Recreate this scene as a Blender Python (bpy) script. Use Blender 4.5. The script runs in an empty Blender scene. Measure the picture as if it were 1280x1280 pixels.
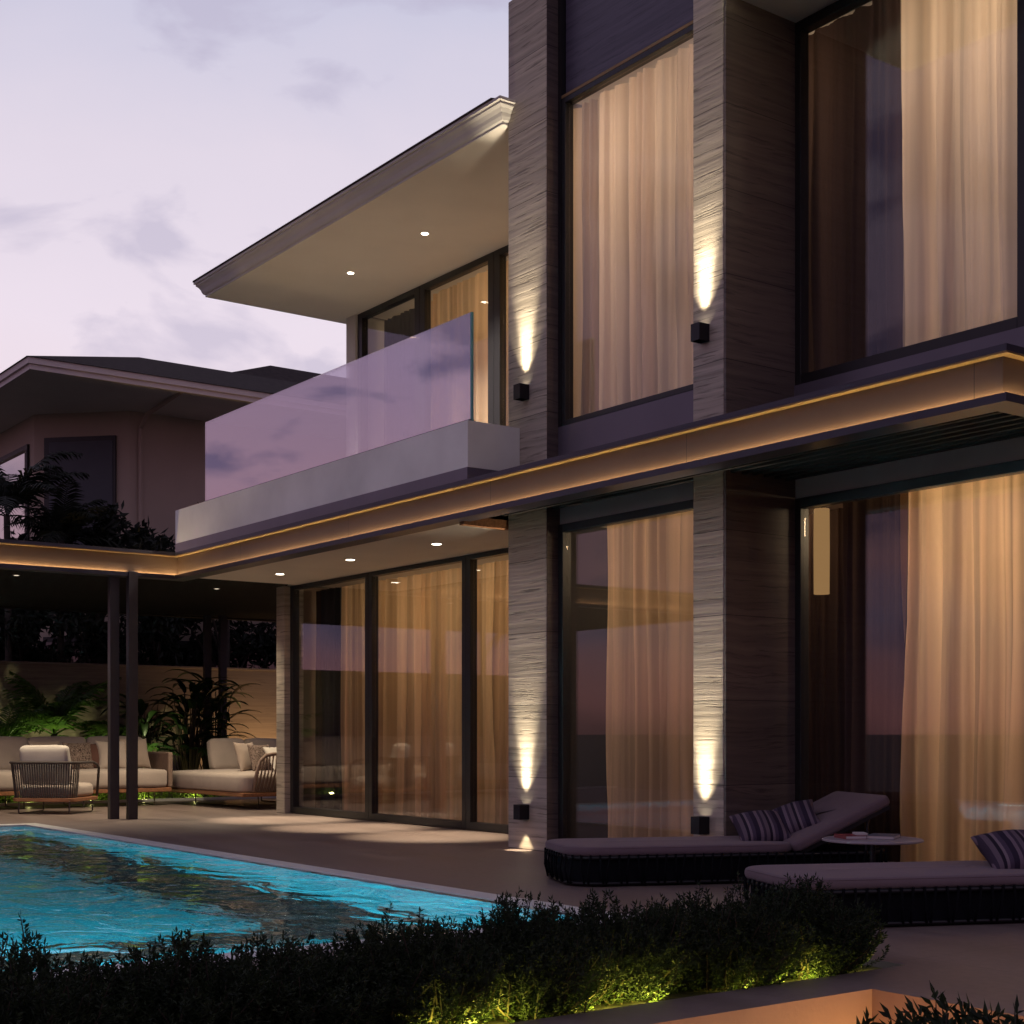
import bpy, bmesh, math, random
from math import sin, cos, pi, radians as R
from mathutils import Vector, Matrix, noise
random.seed(7)
scene = bpy.context.scene
col = scene.collection
H = pi / 2

# ------------------------------------------------------------------ helpers
class MB:
    """collects shapes, then links them as ONE mesh object"""
    def __init__(s): s.v = []; s.f = []
    def add(s, vs, fs):
        n = len(s.v); s.v += [tuple(p) for p in vs]; s.f += [tuple(i + n for i in f) for f in fs]
        return s
    def box(s, x0, x1, y0, y1, z0, z1, m=None):
        vs = [Vector((x, y, z)) for x in (x0, x1) for y in (y0, y1) for z in (z0, z1)]
        if m is not None: vs = [m @ p for p in vs]
        return s.add(vs, [(0, 1, 3, 2), (4, 6, 7, 5), (0, 4, 5, 1), (2, 3, 7, 6), (0, 2, 6, 4), (1, 5, 7, 3)])
    def tube(s, pts, r, n=8, closed=False, cap=True):
        pts = [Vector(p) for p in pts]; k = len(pts); rings = []
        rr = r if isinstance(r, (list, tuple)) else [r] * k
        up = None
        for i, p in enumerate(pts):
            a = pts[(i - 1) % k] if (closed or i > 0) else p
            b = pts[(i + 1) % k] if (closed or i < k - 1) else p
            t = (b - a).normalized()
            if up is None:
                up = Vector((0, 0, 1)) if abs(t.z) < .9 else Vector((1, 0, 0))
            x = t.cross(up)
            if x.length < 1e-4: x = t.cross(Vector((0, 1, 0)))
            x.normalize(); y = x.cross(t).normalized(); up = y
            rings.append([p + rr[i] * (cos(2 * pi * j / n) * x + sin(2 * pi * j / n) * y) for j in range(n)])
        base = len(s.v)
        s.v += [tuple(q) for ring in rings for q in ring]
        m = k if closed else k - 1
        for i in range(m):
            i2 = (i + 1) % k
            for j in range(n):
                j2 = (j + 1) % n
                s.f.append((base + i * n + j, base + i2 * n + j, base + i2 * n + j2, base + i * n + j2))
        if cap and not closed:
            s.f.append(tuple(base + j for j in range(n)))
            s.f.append(tuple(base + (k - 1) * n + j for j in reversed(range(n))))
        return s
    def lathe(s, prof, n=24, c=(0, 0, 0)):
        base = len(s.v); k = len(prof)
        for r, z in prof:
            for j in range(n):
                s.v.append((c[0] + r * cos(2 * pi * j / n), c[1] + r * sin(2 * pi * j / n), c[2] + z))
        for i in range(k - 1):
            for j in range(n):
                j2 = (j + 1) % n
                s.f.append((base + i * n + j, base + i * n + j2, base + (i + 1) * n + j2, base + (i + 1) * n + j))
        s.f.append(tuple(base + j for j in reversed(range(n))))
        s.f.append(tuple(base + (k - 1) * n + j for j in range(n)))
        return s
    def layers(s, rings, cap=True):
        base = len(s.v); n = len(rings[0])
        for r in rings: s.v += [tuple(p) for p in r]
        for i in range(len(rings) - 1):
            for j in range(n):
                j2 = (j + 1) % n
                s.f.append((base + i * n + j, base + i * n + j2, base + (i + 1) * n + j2, base + (i + 1) * n + j))
        if cap:
            s.f.append(tuple(base + j for j in reversed(range(n))))
            s.f.append(tuple(base + (len(rings) - 1) * n + j for j in range(n)))
        return s
    def build(s, name, mat, parent=None, smooth=False, bevel=0, kind=None):
        me = bpy.data.meshes.new(name); me.from_pydata(s.v, [], s.f); me.update()
        if smooth:
            me.polygons.foreach_set('use_smooth', [True] * len(me.polygons))
        o = bpy.data.objects.new(name, me); col.objects.link(o)
        if mat: me.materials.append(mat)
        if parent: o.parent = parent
        if bevel:
            b = o.modifiers.new('Bevel', 'BEVEL'); b.width = bevel; b.segments = 2; b.limit_method = 'ANGLE'
        if kind: o['kind'] = kind
        return o

def tag(o, label, cat, group=None, kind=None):
    o['label'] = label; o['category'] = cat
    if group: o['group'] = group
    if kind: o['kind'] = kind
    return o
def thing(name, label, cat, loc=(0, 0, 0), rz=0, group=None):
    o = bpy.data.objects.new(name, None); col.objects.link(o); o.empty_display_size = .1
    o.location = loc; o.rotation_euler = (0, 0, rz)
    return tag(o, label, cat, group)
def kids(o): return [c for c in col.objects if c.parent == o]
def dup(o, loc=None, rz=None, label=None, group=None, parent=None):
    c = o.copy(); col.objects.link(c)
    if parent: c.parent = parent
    if loc is not None: c.location = loc
    if rz is not None: c.rotation_euler = (0, 0, rz)
    if label: c['label'] = label
    if group: c['group'] = group
    for k in kids(o): dup(k, parent=c)
    return c

def rrect(x0, x1, y0, y1, r, z, n=7):
    pts = []
    for cx, cy, a0 in ((x1 - r, y1 - r, 0), (x0 + r, y1 - r, H), (x0 + r, y0 + r, pi), (x1 - r, y0 + r, 3 * H)):
        for i in range(n + 1):
            a = a0 + H * i / n
            pts.append(Vector((cx + r * cos(a), cy + r * sin(a), z)))
    return pts
def rslab(mb, x0, x1, y0, y1, r, z0, z1, e, n=7, crown=0):
    rings = []
    for k in range(5):
        a = H * k / 4; i = e * (1 - sin(a)); rings.append(rrect(x0 + i, x1 - i, y0 + i, y1 - i, max(r - i, .002), z0 + e * (1 - cos(a)), n))
    for k in range(5):
        a = H * k / 4; i = e * (1 - cos(a)); rings.append(rrect(x0 + i, x1 - i, y0 + i, y1 - i, max(r - i, .002), z1 - e + e * sin(a), n))
    if crown:
        for q in (.12, .3, .48):
            i = e + q * (y1 - y0) * .98; t = 1 - (1 - q / .48) ** 2
            rings.append(rrect(x0 + i, x1 - i, y0 + i, y1 - i, max(r - i, .002), z1 + crown * t, n))
    return mb.layers(rings)

def cushion(dx, dy, dz, r, bulge=.02, n=12, wob=.006, seed=0, mat4=None):
    """rounded, slightly swollen box cushion centred on its base"""
    mb = MB(); g = [-(cos(pi * i / n)) for i in range(n + 1)]
    idx = {}
    def vert(a, b, c):
        k = (round(a, 5), round(b, 5), round(c, 5))
        if k in idx: return idx[k]
        p = Vector((a * dx / 2, b * dy / 2, c * dz / 2))
        q = Vector((max(-dx / 2 + r, min(dx / 2 - r, p.x)), max(-dy / 2 + r, min(dy / 2 - r, p.y)), max(-dz / 2 + r, min(dz / 2 - r, p.z))))
        d = p - q
        if d.length > 1e-9: p = q + d.normalized() * r
        w = [1 - a * a, 1 - b * b, 1 - c * c]
        p.x += a * bulge * w[1] * w[2]; p.y += b * bulge * w[0] * w[2]; p.z += c * bulge * w[0] * w[1]
        p += noise.noise_vector(p * 6 + Vector((seed * 3.1, seed, 0))) * wob
        p.z += dz / 2
        if mat4 is not None: p = mat4 @ p
        mb.v.append(tuple(p)); idx[k] = len(mb.v) - 1
        return idx[k]
    for ax in range(3):
        for sgn in (-1, 1):
            for i in range(n):
                for j in range(n):
                    q = []
                    for u, v in ((i, j), (i + 1, j), (i + 1, j + 1), (i, j + 1)):
                        c = [0, 0, 0]; c[ax] = sgn; c[(ax + 1) % 3] = g[u]; c[(ax + 2) % 3] = g[v]
                        q.append(vert(*c))
                    mb.f.append(tuple(q if sgn > 0 else reversed(q)))
    return mb
def pillow(w, h, t, n=14, seed=0):
    """throw pillow lying in local xy: pinched corners, crowned faces"""
    mb = MB(); g = [-cos(pi * i / n) for i in range(n + 1)]
    for sgn in (1, -1):
        base = len(mb.v)
        for i in range(n + 1):
            for j in range(n + 1):
                a, b = g[i], g[j]
                pin = 1 - .10 * (1 - b * b) * abs(a) ** 3; pin2 = 1 - .10 * (1 - a * a) * abs(b) ** 3
                z = t / 2 * ((1 - a * a) * (1 - b * b)) ** .42
                p = Vector((a * w / 2 * pin, b * h / 2 * pin2, sgn * z))
                wv = noise.noise(Vector((a * 2.2 + seed * 5, b * 2.2, sgn))) * .014 * (1 - a * a) ** .3 * (1 - b * b) ** .3
                p.z += wv
                mb.v.append(tuple(p))
        for i in range(n):
            for j in range(n):
                q = [base + i * (n + 1) + j, base + (i + 1) * (n + 1) + j, base + (i + 1) * (n + 1) + j + 1, base + i * (n + 1) + j + 1]
                mb.f.append(tuple(q if sgn > 0 else reversed(q)))
    return mb

# ------------------------------------------------------------------ materials
def nmat(name):
    m = bpy.data.materials.new(name); m.use_nodes = True
    nt = m.node_tree; nt.nodes.clear()
    out = nt.nodes.new('ShaderNodeOutputMaterial')
    return m, nt, out
def N(nt, t, **k):
    n = nt.nodes.new(t)
    for a, b in k.items():
        if a in n.inputs: n.inputs[a].default_value = b
        else: setattr(n, a, b)
    return n
def L(nt, a, b): nt.links.new(a, b)
def rgba(c): return (c[0], c[1], c[2], 1)
def pos(nt, scale=(1, 1, 1), obj=False, rot=(0, 0, 0)):
    if obj:
        t = N(nt, 'ShaderNodeTexCoord').outputs['Object']
    else:
        t = N(nt, 'ShaderNodeNewGeometry').outputs['Position']
    mp = N(nt, 'ShaderNodeMapping'); mp.inputs['Scale'].default_value = scale; mp.inputs['Rotation'].default_value = rot
    L(nt, t, mp.inputs['Vector'])
    return mp.outputs['Vector']
def ramp(nt, src, stops):
    r = N(nt, 'ShaderNodeValToRGB'); L(nt, src, r.inputs['Fac'])
    e = r.color_ramp.elements
    while len(e) > 1: e.remove(e[-1])
    e[0].position, e[0].color = stops[0][0], rgba(stops[0][1])
    for p, c in stops[1:]:
        x = e.new(p); x.color = rgba(c)
    return r.outputs['Color']
def mixc(nt, fac, a, b, mode='MIX'):
    m = N(nt, 'ShaderNodeMix', data_type='RGBA', blend_type=mode)
    for k, v in ((0, fac), (6, a), (7, b)):
        if hasattr(v, 'is_linked'): L(nt, v, m.inputs[k])
        else: m.inputs[k].default_value = v if k == 0 else rgba(v)
    return m.outputs[2]
def math_(nt, op, a, b=None, c=None, clamp=False):
    m = N(nt, 'ShaderNodeMath', operation=op, use_clamp=clamp)
    for i, v in enumerate((a, b, c)):
        if v is None: continue
        if hasattr(v, 'is_linked'): L(nt, v, m.inputs[i])
        else: m.inputs[i].default_value = v
    return m.outputs[0]
def bump(nt, h, strength, dist, p):
    b = N(nt, 'ShaderNodeBump'); b.inputs['Strength'].default_value = strength; b.inputs['Distance'].default_value = dist
    L(nt, h, b.inputs['Height']); L(nt, b.outputs['Normal'], p.inputs['Normal'])

def plain(name, c, rough=.6, var=.15, scale=6, metal=0, bumpd=0, obj=False, spec=.5, bs=60):
    m, nt, out = nmat(name)
    p = N(nt, 'ShaderNodeBsdfPrincipled'); p.inputs['Roughness'].default_value = rough; p.inputs['Metallic'].default_value = metal
    p.inputs['Specular IOR Level'].default_value = spec
    n = N(nt, 'ShaderNodeTexNoise', Scale=scale, Detail=6.0); L(nt, pos(nt, obj=obj), n.inputs['Vector'])
    cc = ramp(nt, n.outputs['Fac'], [(.3, [x * (1 - var) for x in c]), (.7, [x * (1 + var) for x in c])])
    L(nt, cc, p.inputs['Base Color'])
    if bumpd:
        n2 = N(nt, 'ShaderNodeTexNoise', Scale=bs, Detail=4.0); L(nt, pos(nt, obj=obj), n2.inputs['Vector'])
        bump(nt, n2.outputs['Fac'], .5, bumpd, p)
    L(nt, p.outputs[0], out.inputs[0])
    return m
def fabric(name, c, weave=420, rough=.9):
    m, nt, out = nmat(name)
    p = N(nt, 'ShaderNodeBsdfPrincipled'); p.inputs['Roughness'].default_value = rough
    p.inputs['Sheen Weight'].default_value = .15; p.inputs['Specular IOR Level'].default_value = .2
    v = pos(nt, obj=True)
    n = N(nt, 'ShaderNodeTexNoise', Scale=weave, Detail=2.0); L(nt, v, n.inputs['Vector'])
    n3 = N(nt, 'ShaderNodeTexNoise', Scale=5.0, Detail=4.0); L(nt, v, n3.inputs['Vector'])
    a = ramp(nt, n.outputs['Fac'], [(.3, [x * .85 for x in c]), (.7, [x * 1.12 for x in c])])
    L(nt, mixc(nt, .3, a, ramp(nt, n3.outputs['Fac'], [(.35, [x * .8 for x in c]), (.65, [x * 1.1 for x in c])])), p.inputs['Base Color'])
    bump(nt, n3.outputs['Fac'], .3, .01, p)
    L(nt, p.outputs[0], out.inputs[0])
    return m
def stone(name, dark, light, rough=.45, joint=.72, streak=1.0, wav=.10, tilt=.0):
    """horizontally veined stone with thin dark clefts and wide slab joints"""
    m, nt, out = nmat(name)
    p = N(nt, 'ShaderNodeBsdfPrincipled'); p.inputs['Roughness'].default_value = rough
    g = N(nt, 'ShaderNodeNewGeometry').outputs['Position']
    w = N(nt, 'ShaderNodeTexNoise', Scale=1.6, Detail=3.0); L(nt, g, w.inputs['Vector'])
    sub = N(nt, 'ShaderNodeVectorMath', operation='MULTIPLY_ADD'); L(nt, w.outputs['Color'], sub.inputs[0])
    sub.inputs[1].default_value = (0, 0, wav); L(nt, g, sub.inputs[2])
    mp = N(nt, 'ShaderNodeMapping'); mp.inputs['Scale'].default_value = (.42, .42, 17); mp.inputs['Rotation'].default_value = (tilt, tilt, 0); L(nt, sub.outputs[0], mp.inputs['Vector'])
    n1 = N(nt, 'ShaderNodeTexNoise', Scale=1.5, Detail=8.0, Roughness=.62); L(nt, mp.outputs[0], n1.inputs['Vector'])
    base = ramp(nt, n1.outputs['Fac'], [(.3, dark), (.5, [(a + b) / 2 for a, b in zip(dark, light)]), (.7, light)])
    mp2 = N(nt, 'ShaderNodeMapping'); mp2.inputs['Scale'].default_value = (2.6, 2.6, 52); L(nt, sub.outputs[0], mp2.inputs['Vector'])
    n2 = N(nt, 'ShaderNodeTexNoise', Scale=1.0, Detail=5.0, Roughness=.6); L(nt, mp2.outputs[0], n2.inputs['Vector'])
    cle = ramp(nt, n2.outputs['Fac'], [(.34, (0, 0, 0)), (.44, (1, 1, 1))])
    base = mixc(nt, cle, [x * (.62 + .3 * (1 - streak)) for x in dark], base)
    sx = N(nt, 'ShaderNodeSeparateXYZ'); L(nt, g, sx.inputs[0])
    fr = math_(nt, 'FRACT', math_(nt, 'DIVIDE', sx.outputs['Z'], joint))
    rown = N(nt, 'ShaderNodeTexWhiteNoise', noise_dimensions='1D'); L(nt, math_(nt, 'FLOOR', math_(nt, 'DIVIDE', sx.outputs['Z'], joint)), rown.inputs['W'])
    tone = N(nt, 'ShaderNodeCombineColor')
    tv = math_(nt, 'MULTIPLY_ADD', rown.outputs['Value'], .34, .80)
    for i_ in range(3): L(nt, tv, tone.inputs[i_])
    base = mixc(nt, 1.0, base, tone.outputs[0], 'MULTIPLY')
    jt = math_(nt, 'LESS_THAN', fr, .006 / joint)
    base = mixc(nt, jt, base, [x * .35 for x in dark])
    L(nt, base, p.inputs['Base Color'])
    hh = math_(nt, 'ADD', math_(nt, 'MULTIPLY', cle, .5), n1.outputs['Fac'])
    hh = math_(nt, 'SUBTRACT', hh, math_(nt, 'MULTIPLY', jt, .8))
    bump(nt, hh, .5 * streak, .006, p)
    L(nt, p.outputs[0], out.inputs[0])
    return m
def glass(name, base, k, tint=(1, 1, 1), rough=0.0):
    """pane: thin coated sheet, Schlick reflection over clear transmission"""
    m, nt, out = nmat(name)
    g = N(nt, 'ShaderNodeNewGeometry')
    d = N(nt, 'ShaderNodeVectorMath', operation='DOT_PRODUCT'); L(nt, g.outputs['Normal'], d.inputs[0]); L(nt, g.outputs['Incoming'], d.inputs[1])
    a = math_(nt, 'ABSOLUTE', d.outputs['Value'])
    f = math_(nt, 'POWER', math_(nt, 'SUBTRACT', 1.0, a, clamp=True), 5.0)
    f = math_(nt, 'MULTIPLY_ADD', f, k, base, clamp=True)
    t = N(nt, 'ShaderNodeBsdfTransparent'); t.inputs[0].default_value = rgba(tint)
    gl = N(nt, 'ShaderNodeBsdfGlossy'); gl.inputs['Roughness'].default_value = rough; gl.inputs['Color'].default_value = (1, 1, 1, 1)
    mx = N(nt, 'ShaderNodeMixShader'); L(nt, f, mx.inputs[0]); L(nt, t.outputs[0], mx.inputs[1]); L(nt, gl.outputs[0], mx.inputs[2])
    L(nt, mx.outputs[0], out.inputs[0])
    return m
def cloth(name, c, trans=.5, opacity=1.0):
    """hanging curtain cloth that lets light through"""
    m, nt, out = nmat(name)
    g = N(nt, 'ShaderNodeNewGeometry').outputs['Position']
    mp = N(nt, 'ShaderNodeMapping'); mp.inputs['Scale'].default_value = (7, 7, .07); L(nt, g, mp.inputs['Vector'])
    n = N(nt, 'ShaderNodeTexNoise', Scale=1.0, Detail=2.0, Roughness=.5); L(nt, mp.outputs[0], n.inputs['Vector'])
    cc = ramp(nt, n.outputs['Fac'], [(.36, [x * .66 for x in c]), (.64, [min(1, x * 1.2) for x in c])])  # vertical dark and light bands: fold and overlap shading put into the cloth colour
    df = N(nt, 'ShaderNodeBsdfDiffuse'); tr = N(nt, 'ShaderNodeBsdfTranslucent')
    L(nt, cc, df.inputs[0]); L(nt, cc, tr.inputs[0])
    mx = N(nt, 'ShaderNodeMixShader'); mx.inputs[0].default_value = trans
    L(nt, df.outputs[0], mx.inputs[1]); L(nt, tr.outputs[0], mx.inputs[2])
    s = mx
    if opacity < 1:
        tp = N(nt, 'ShaderNodeBsdfTransparent'); s = N(nt, 'ShaderNodeMixShader'); s.inputs[0].default_value = opacity
        L(nt, tp.outputs[0], s.inputs[1]); L(nt, mx.outputs[0], s.inputs[2])
    L(nt, s.outputs[0], out.inputs[0])
    return m
def emit(name, c, s):
    m, nt, out = nmat(name)
    e = N(nt, 'ShaderNodeEmission'); e.inputs[0].default_value = rgba(c); e.inputs[1].default_value = s
    L(nt, e.outputs[0], out.inputs[0])
    return m
def leaf(name, c, c2, trans=.35, rough=.45):
    m, nt, out = nmat(name)
    n = N(nt, 'ShaderNodeTexNoise', Scale=9.0, Detail=3.0); L(nt, pos(nt), n.inputs['Vector'])
    isl = N(nt, 'ShaderNodeNewGeometry').outputs['Random Per Island']
    f = math_(nt, 'MULTIPLY_ADD', isl, .5, math_(nt, 'MULTIPLY', n.outputs['Fac'], .5))
    cc = ramp(nt, f, [(.25, c), (.75, c2)])
    p = N(nt, 'ShaderNodeBsdfPrincipled'); p.inputs['Roughness'].default_value = rough; p.inputs['Specular IOR Level'].default_value = .35
    L(nt, cc, p.inputs['Base Color'])
    tr = N(nt, 'ShaderNodeBsdfTranslucent'); L(nt, cc, tr.inputs[0])
    mx = N(nt, 'ShaderNodeMixShader'); mx.inputs[0].default_value = trans
    L(nt, p.outputs[0], mx.inputs[1]); L(nt, tr.outputs[0], mx.inputs[2]); L(nt, mx.outputs[0], out.inputs[0])
    return m
def wood(name, c, scale=(3, 3, 30), rough=.5, obj=True, spec=.4):
    m, nt, out = nmat(name)
    p = N(nt, 'ShaderNodeBsdfPrincipled'); p.inputs['Roughness'].default_value = rough; p.inputs['Specular IOR Level'].default_value = spec
    n = N(nt, 'ShaderNodeTexNoise', Scale=1.5, Detail=7.0, Distortion=.6); L(nt, pos(nt, scale, obj), n.inputs['Vector'])
    L(nt, ramp(nt, n.outputs['Fac'], [(.3, [x * .6 for x in c]), (.7, [x * 1.2 for x in c])]), p.inputs['Base Color'])
    L(nt, p.outputs[0], out.inputs[0])
    return m
def stripes(name, cols, period):
    m, nt, out = nmat(name)
    p = N(nt, 'ShaderNodeBsdfPrincipled'); p.inputs['Roughness'].default_value = .9; p.inputs['Specular IOR Level'].default_value = .2
    v = N(nt, 'ShaderNodeTexCoord').outputs['Object']
    sx = N(nt, 'ShaderNodeSeparateXYZ'); L(nt, v, sx.inputs[0])
    fr = math_(nt, 'FRACT', math_(nt, 'DIVIDE', math_(nt, 'ADD', sx.outputs['X'], 1.0), period))
    r = N(nt, 'ShaderNodeValToRGB'); r.color_ramp.interpolation = 'CONSTANT'; L(nt, fr, r.inputs['Fac'])
    e = r.color_ramp.elements; e.remove(e[1]); e[0].position = 0; e[0].color = rgba(cols[0][1])
    for q, c in cols[1:]: e.new(q).color = rgba(c)
    n = N(nt, 'ShaderNodeTexNoise', Scale=350.0, Detail=2.0); L(nt, v, n.inputs['Vector'])
    L(nt, mixc(nt, .35, r.outputs['Color'], ramp(nt, n.outputs['Fac'], [(.3, (.5, .5, .5)), (.7, (1.2, 1.2, 1.2))]), 'MULTIPLY'), p.inputs['Base Color'])
    L(nt, p.outputs[0], out.inputs[0])
    return m

M = {}
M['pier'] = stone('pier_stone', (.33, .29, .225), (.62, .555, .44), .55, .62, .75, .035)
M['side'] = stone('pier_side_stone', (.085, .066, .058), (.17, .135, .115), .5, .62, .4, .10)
M['dark_stone'] = stone('dark_panel_stone', (.055, .05, .075), (.12, .105, .15), .35, 3.0, .35, .05)
M['garden_wall'] = stone('garden_wall_stone', (.17, .13, .105), (.24, .19, .155), .7, 2.5, .15, .05)
M['white'] = plain('white_render', (.62, .60, .55), .75, .05, 2, bumpd=.001)
M['ceiling'] = plain('ceiling_paint', (.78, .74, .66), .8, .03, 2)
M['grey'] = plain('grey_green_render', (.76, .84, .79), .7, .06, 3)
M['parapet'] = plain('parapet_render', (.80, .84, .75), .75, .05, 1.5, bumpd=.001)
M['panel'] = plain('spandrel_metal', (.16, .145, .175), .35, .08, 2, metal=.3)
M['frame'] = plain('black_frame', (.014, .013, .013), .4, .1, 5)
M['bronze'] = plain('bronze_fascia', (.115, .082, .075), .5, .10, 1.2, metal=.1)
def seamed(name, c, step):
    m = plain(name, c, .5, .16, 1.0, metal=.1); nt = m.node_tree
    p = [n for n in nt.nodes if n.type == 'BSDF_PRINCIPLED'][0]
    src = p.inputs['Base Color'].links[0].from_socket
    sx = N(nt, 'ShaderNodeSeparateXYZ'); L(nt, N(nt, 'ShaderNodeNewGeometry').outputs['Position'], sx.inputs[0])
    a = math_(nt, 'LESS_THAN', math_(nt, 'FRACT', math_(nt, 'DIVIDE', math_(nt, 'ADD', sx.outputs['X'], 40.6), step)), .005 / step)
    L(nt, mixc(nt, math_(nt, 'MULTIPLY', a, .8), src, (.01, .008, .008)), p.inputs['Base Color'])
    return m
M['bronze'] = seamed('bronze_fascia_panels', (.125, .080, .056), 2.37)
M['parapet'] = seamed('parapet_panels', (.88, .92, .82), 50.0)
M['lit_gold'] = plain('lit_gold_strip', (.30, .19, .075), .5, .05, 6, metal=.2)  # gold colour stands in for LED light under the canopy caps
M['cap'] = plain('dark_cap', (.05, .045, .06), .35, .1, 3, metal=.4)
M['slat'] = wood('dark_slat_wood', (.020, .015, .013), (1.2, 30, 30), .6, False, .2)
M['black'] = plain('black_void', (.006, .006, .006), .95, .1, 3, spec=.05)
M['roof'] = plain('roof_shingle', (.036, .024, .023), .9, .3, 9, bumpd=.004, bs=14, spec=.1)
M['glass'] = glass('window_glass', .055, 1.0)
M['bal'] = glass('balcony_glass', .52, .6, (.80, .80, .86))
M['edge'] = plain('glass_edge', (.12, .42, .40), .2, .05, 3)
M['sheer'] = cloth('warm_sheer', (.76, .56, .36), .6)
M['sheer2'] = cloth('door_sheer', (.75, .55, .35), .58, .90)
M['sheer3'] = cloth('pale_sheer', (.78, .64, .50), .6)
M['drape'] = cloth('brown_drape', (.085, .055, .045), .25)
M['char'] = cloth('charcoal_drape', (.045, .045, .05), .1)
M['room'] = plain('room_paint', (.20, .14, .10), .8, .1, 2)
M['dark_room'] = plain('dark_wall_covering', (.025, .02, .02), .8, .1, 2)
M['roomfloor'] = wood('room_floor', (.16, .10, .07), (2, 12, 2), .3, False)
M['lamp'] = emit('lamp_white', (1, .88, .68), 14)
M['dim'] = emit('lamp_dim', (1, .85, .65), 1.2)
M['led'] = emit('led_strip', (1, .70, .34), 54)
M['black_metal'] = plain('black_metal', (.02, .02, .022), .35, .1, 8, metal=.5)
M['post'] = plain('post_metal', (.05, .042, .045), .4, .1, 4, metal=.3)
M['soil'] = plain('soil', (.03, .024, .018), .95, .4, 12, bumpd=.02, bs=25)
M['lawn'] = plain('outer_ground', (.10, .095, .08), .95, .4, 1.5)
M['coping'] = plain('coping_stone', (.72, .74, .70), .5, .06, 4)
M['neigh'] = plain('tan_render', (.50, .395, .32), .8, .07, .8, bumpd=.001)
M['neigh_trim'] = plain('pale_trim', (.68, .60, .56), .6, .06, 2)
M['dglass'] = glass('dark_glass', .07, 1.0, (.12, .13, .16))
M['mattress'] = fabric('mauve_mattress', (.175, .128, .143))
M['rope'] = plain('dark_rope', (.006, .0065, .009), .85, .2, 40, obj=True, spec=.12)
M['rope_grey'] = plain('taupe_rope', (.062, .049, .042), .7, .2, 40, obj=True)
M['rope_tan'] = plain('tan_rope', (.27, .19, .145), .75, .15, 40, obj=True)
M['cream'] = fabric('cream_cushion', (.50, .43, .37), 260)
M['ivory'] = fabric('ivory_cushion', (.66, .62, .55), 260)
M['beige'] = fabric('beige_pillow', (.42, .34, .28), 260)
M['teak'] = wood('teak', (.33, .15, .07), (3, 30, 30), .5)
M['chrome'] = plain('steel_leg', (.10, .085, .07), .3, .1, 6, metal=.9)
M['table'] = plain('pale_table', (.36, .32, .34), .35, .1, 8, obj=True)
M['stripe'] = stripes('striped_pillow', [(0, (.035, .026, .048)), (.20, (.20, .15, .185)), (.34, (.06, .044, .07)), (.46, (.155, .117, .145)), (.62, (.026, .02, .034)), (.74, (.225, .175, .205)), (.84, (.08, .058, .092))], .155)
M['book_red'] = plain('red_cover', (.22, .03, .04), .5, .1, 8)
M['book_grey'] = plain('grey_cover', (.13, .13, .16), .5, .1, 8)
M['paper'] = plain('paper', (.6, .56, .55), .8, .05, 8)
M['hedge'] = leaf('hedge_leaf', (.010, .018, .008), (.028, .044, .014), .3, .65)
M['twig'] = plain('twig', (.04, .028, .018), .9, .2, 20)
M['palm'] = leaf('palm_leaf', (.04, .095, .018), (.10, .19, .035), .4, .4)
M['broad'] = leaf('broad_leaf', (.009, .022, .008), (.024, .05, .013), .3, .35)
M['tree'] = leaf('tree_leaf', (.010, .014, .009), (.024, .030, .018), .25, .55)
M['cover'] = leaf('cover_leaf', (.07, .13, .02), (.16, .25, .045), .35, .5)
M['trunk'] = plain('bark', (.05, .038, .03), .9, .3, 12)

def patio_mat():
    m, nt, out = nmat('patio_stone')
    p = N(nt, 'ShaderNodeBsdfPrincipled')
    g = N(nt, 'ShaderNodeNewGeometry').outputs['Position']
    mp = N(nt, 'ShaderNodeMapping'); mp.inputs['Scale'].default_value = (.5, 2.6, 1); L(nt, g, mp.inputs['Vector'])
    n = N(nt, 'ShaderNodeTexNoise', Scale=1.1, Detail=9.0, Roughness=.6, Distortion=.5); L(nt, mp.outputs[0], n.inputs['Vector'])
    n2 = N(nt, 'ShaderNodeTexNoise', Scale=22.0, Detail=5.0); L(nt, g, n2.inputs['Vector'])
    a = ramp(nt, n.outputs['Fac'], [(.28, (.165, .124, .108)), (.5, (.215, .165, .146)), (.72, (.26, .205, .18))])
    a = mixc(nt, .25, a, ramp(nt, n2.outputs['Fac'], [(.3, (.5, .5, .5)), (.7, (1.15, 1.15, 1.15))]), 'MULTIPLY')
    sx = N(nt, 'ShaderNodeSeparateXYZ'); L(nt, g, sx.inputs[0])
    j1 = math_(nt, 'LESS_THAN', math_(nt, 'FRACT', math_(nt, 'DIVIDE', math_(nt, 'ADD', sx.outputs['X'], 40.1), 1.2)), .0035)
    j2 = math_(nt, 'LESS_THAN', math_(nt, 'FRACT', math_(nt, 'DIVIDE', math_(nt, 'ADD', sx.outputs['Y'], 40.35), 1.2)), .0035)
    j = math_(nt, 'MAXIMUM', j1, j2)
    a = mixc(nt, math_(nt, 'MULTIPLY', j, .55), a, (.06, .045, .04))
    L(nt, a, p.inputs['Base Color'])
    L(nt, math_(nt, 'MULTIPLY_ADD', n.outputs['Fac'], .3, .32), p.inputs['Roughness'])
    bump(nt, math_(nt, 'SUBTRACT', math_(nt, 'MULTIPLY_ADD', n2.outputs['Fac'], .3, n.outputs['Fac']), j), .25, .004, p)
    L(nt, p.outputs[0], out.inputs[0])
    return m
M['patio'] = patio_mat()
def pit_mat():
    m = plain('sunken_stone', (.34, .215, .14), .6, .1, 3, bumpd=.002)
    return m
M['pit'] = pit_mat()
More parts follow.
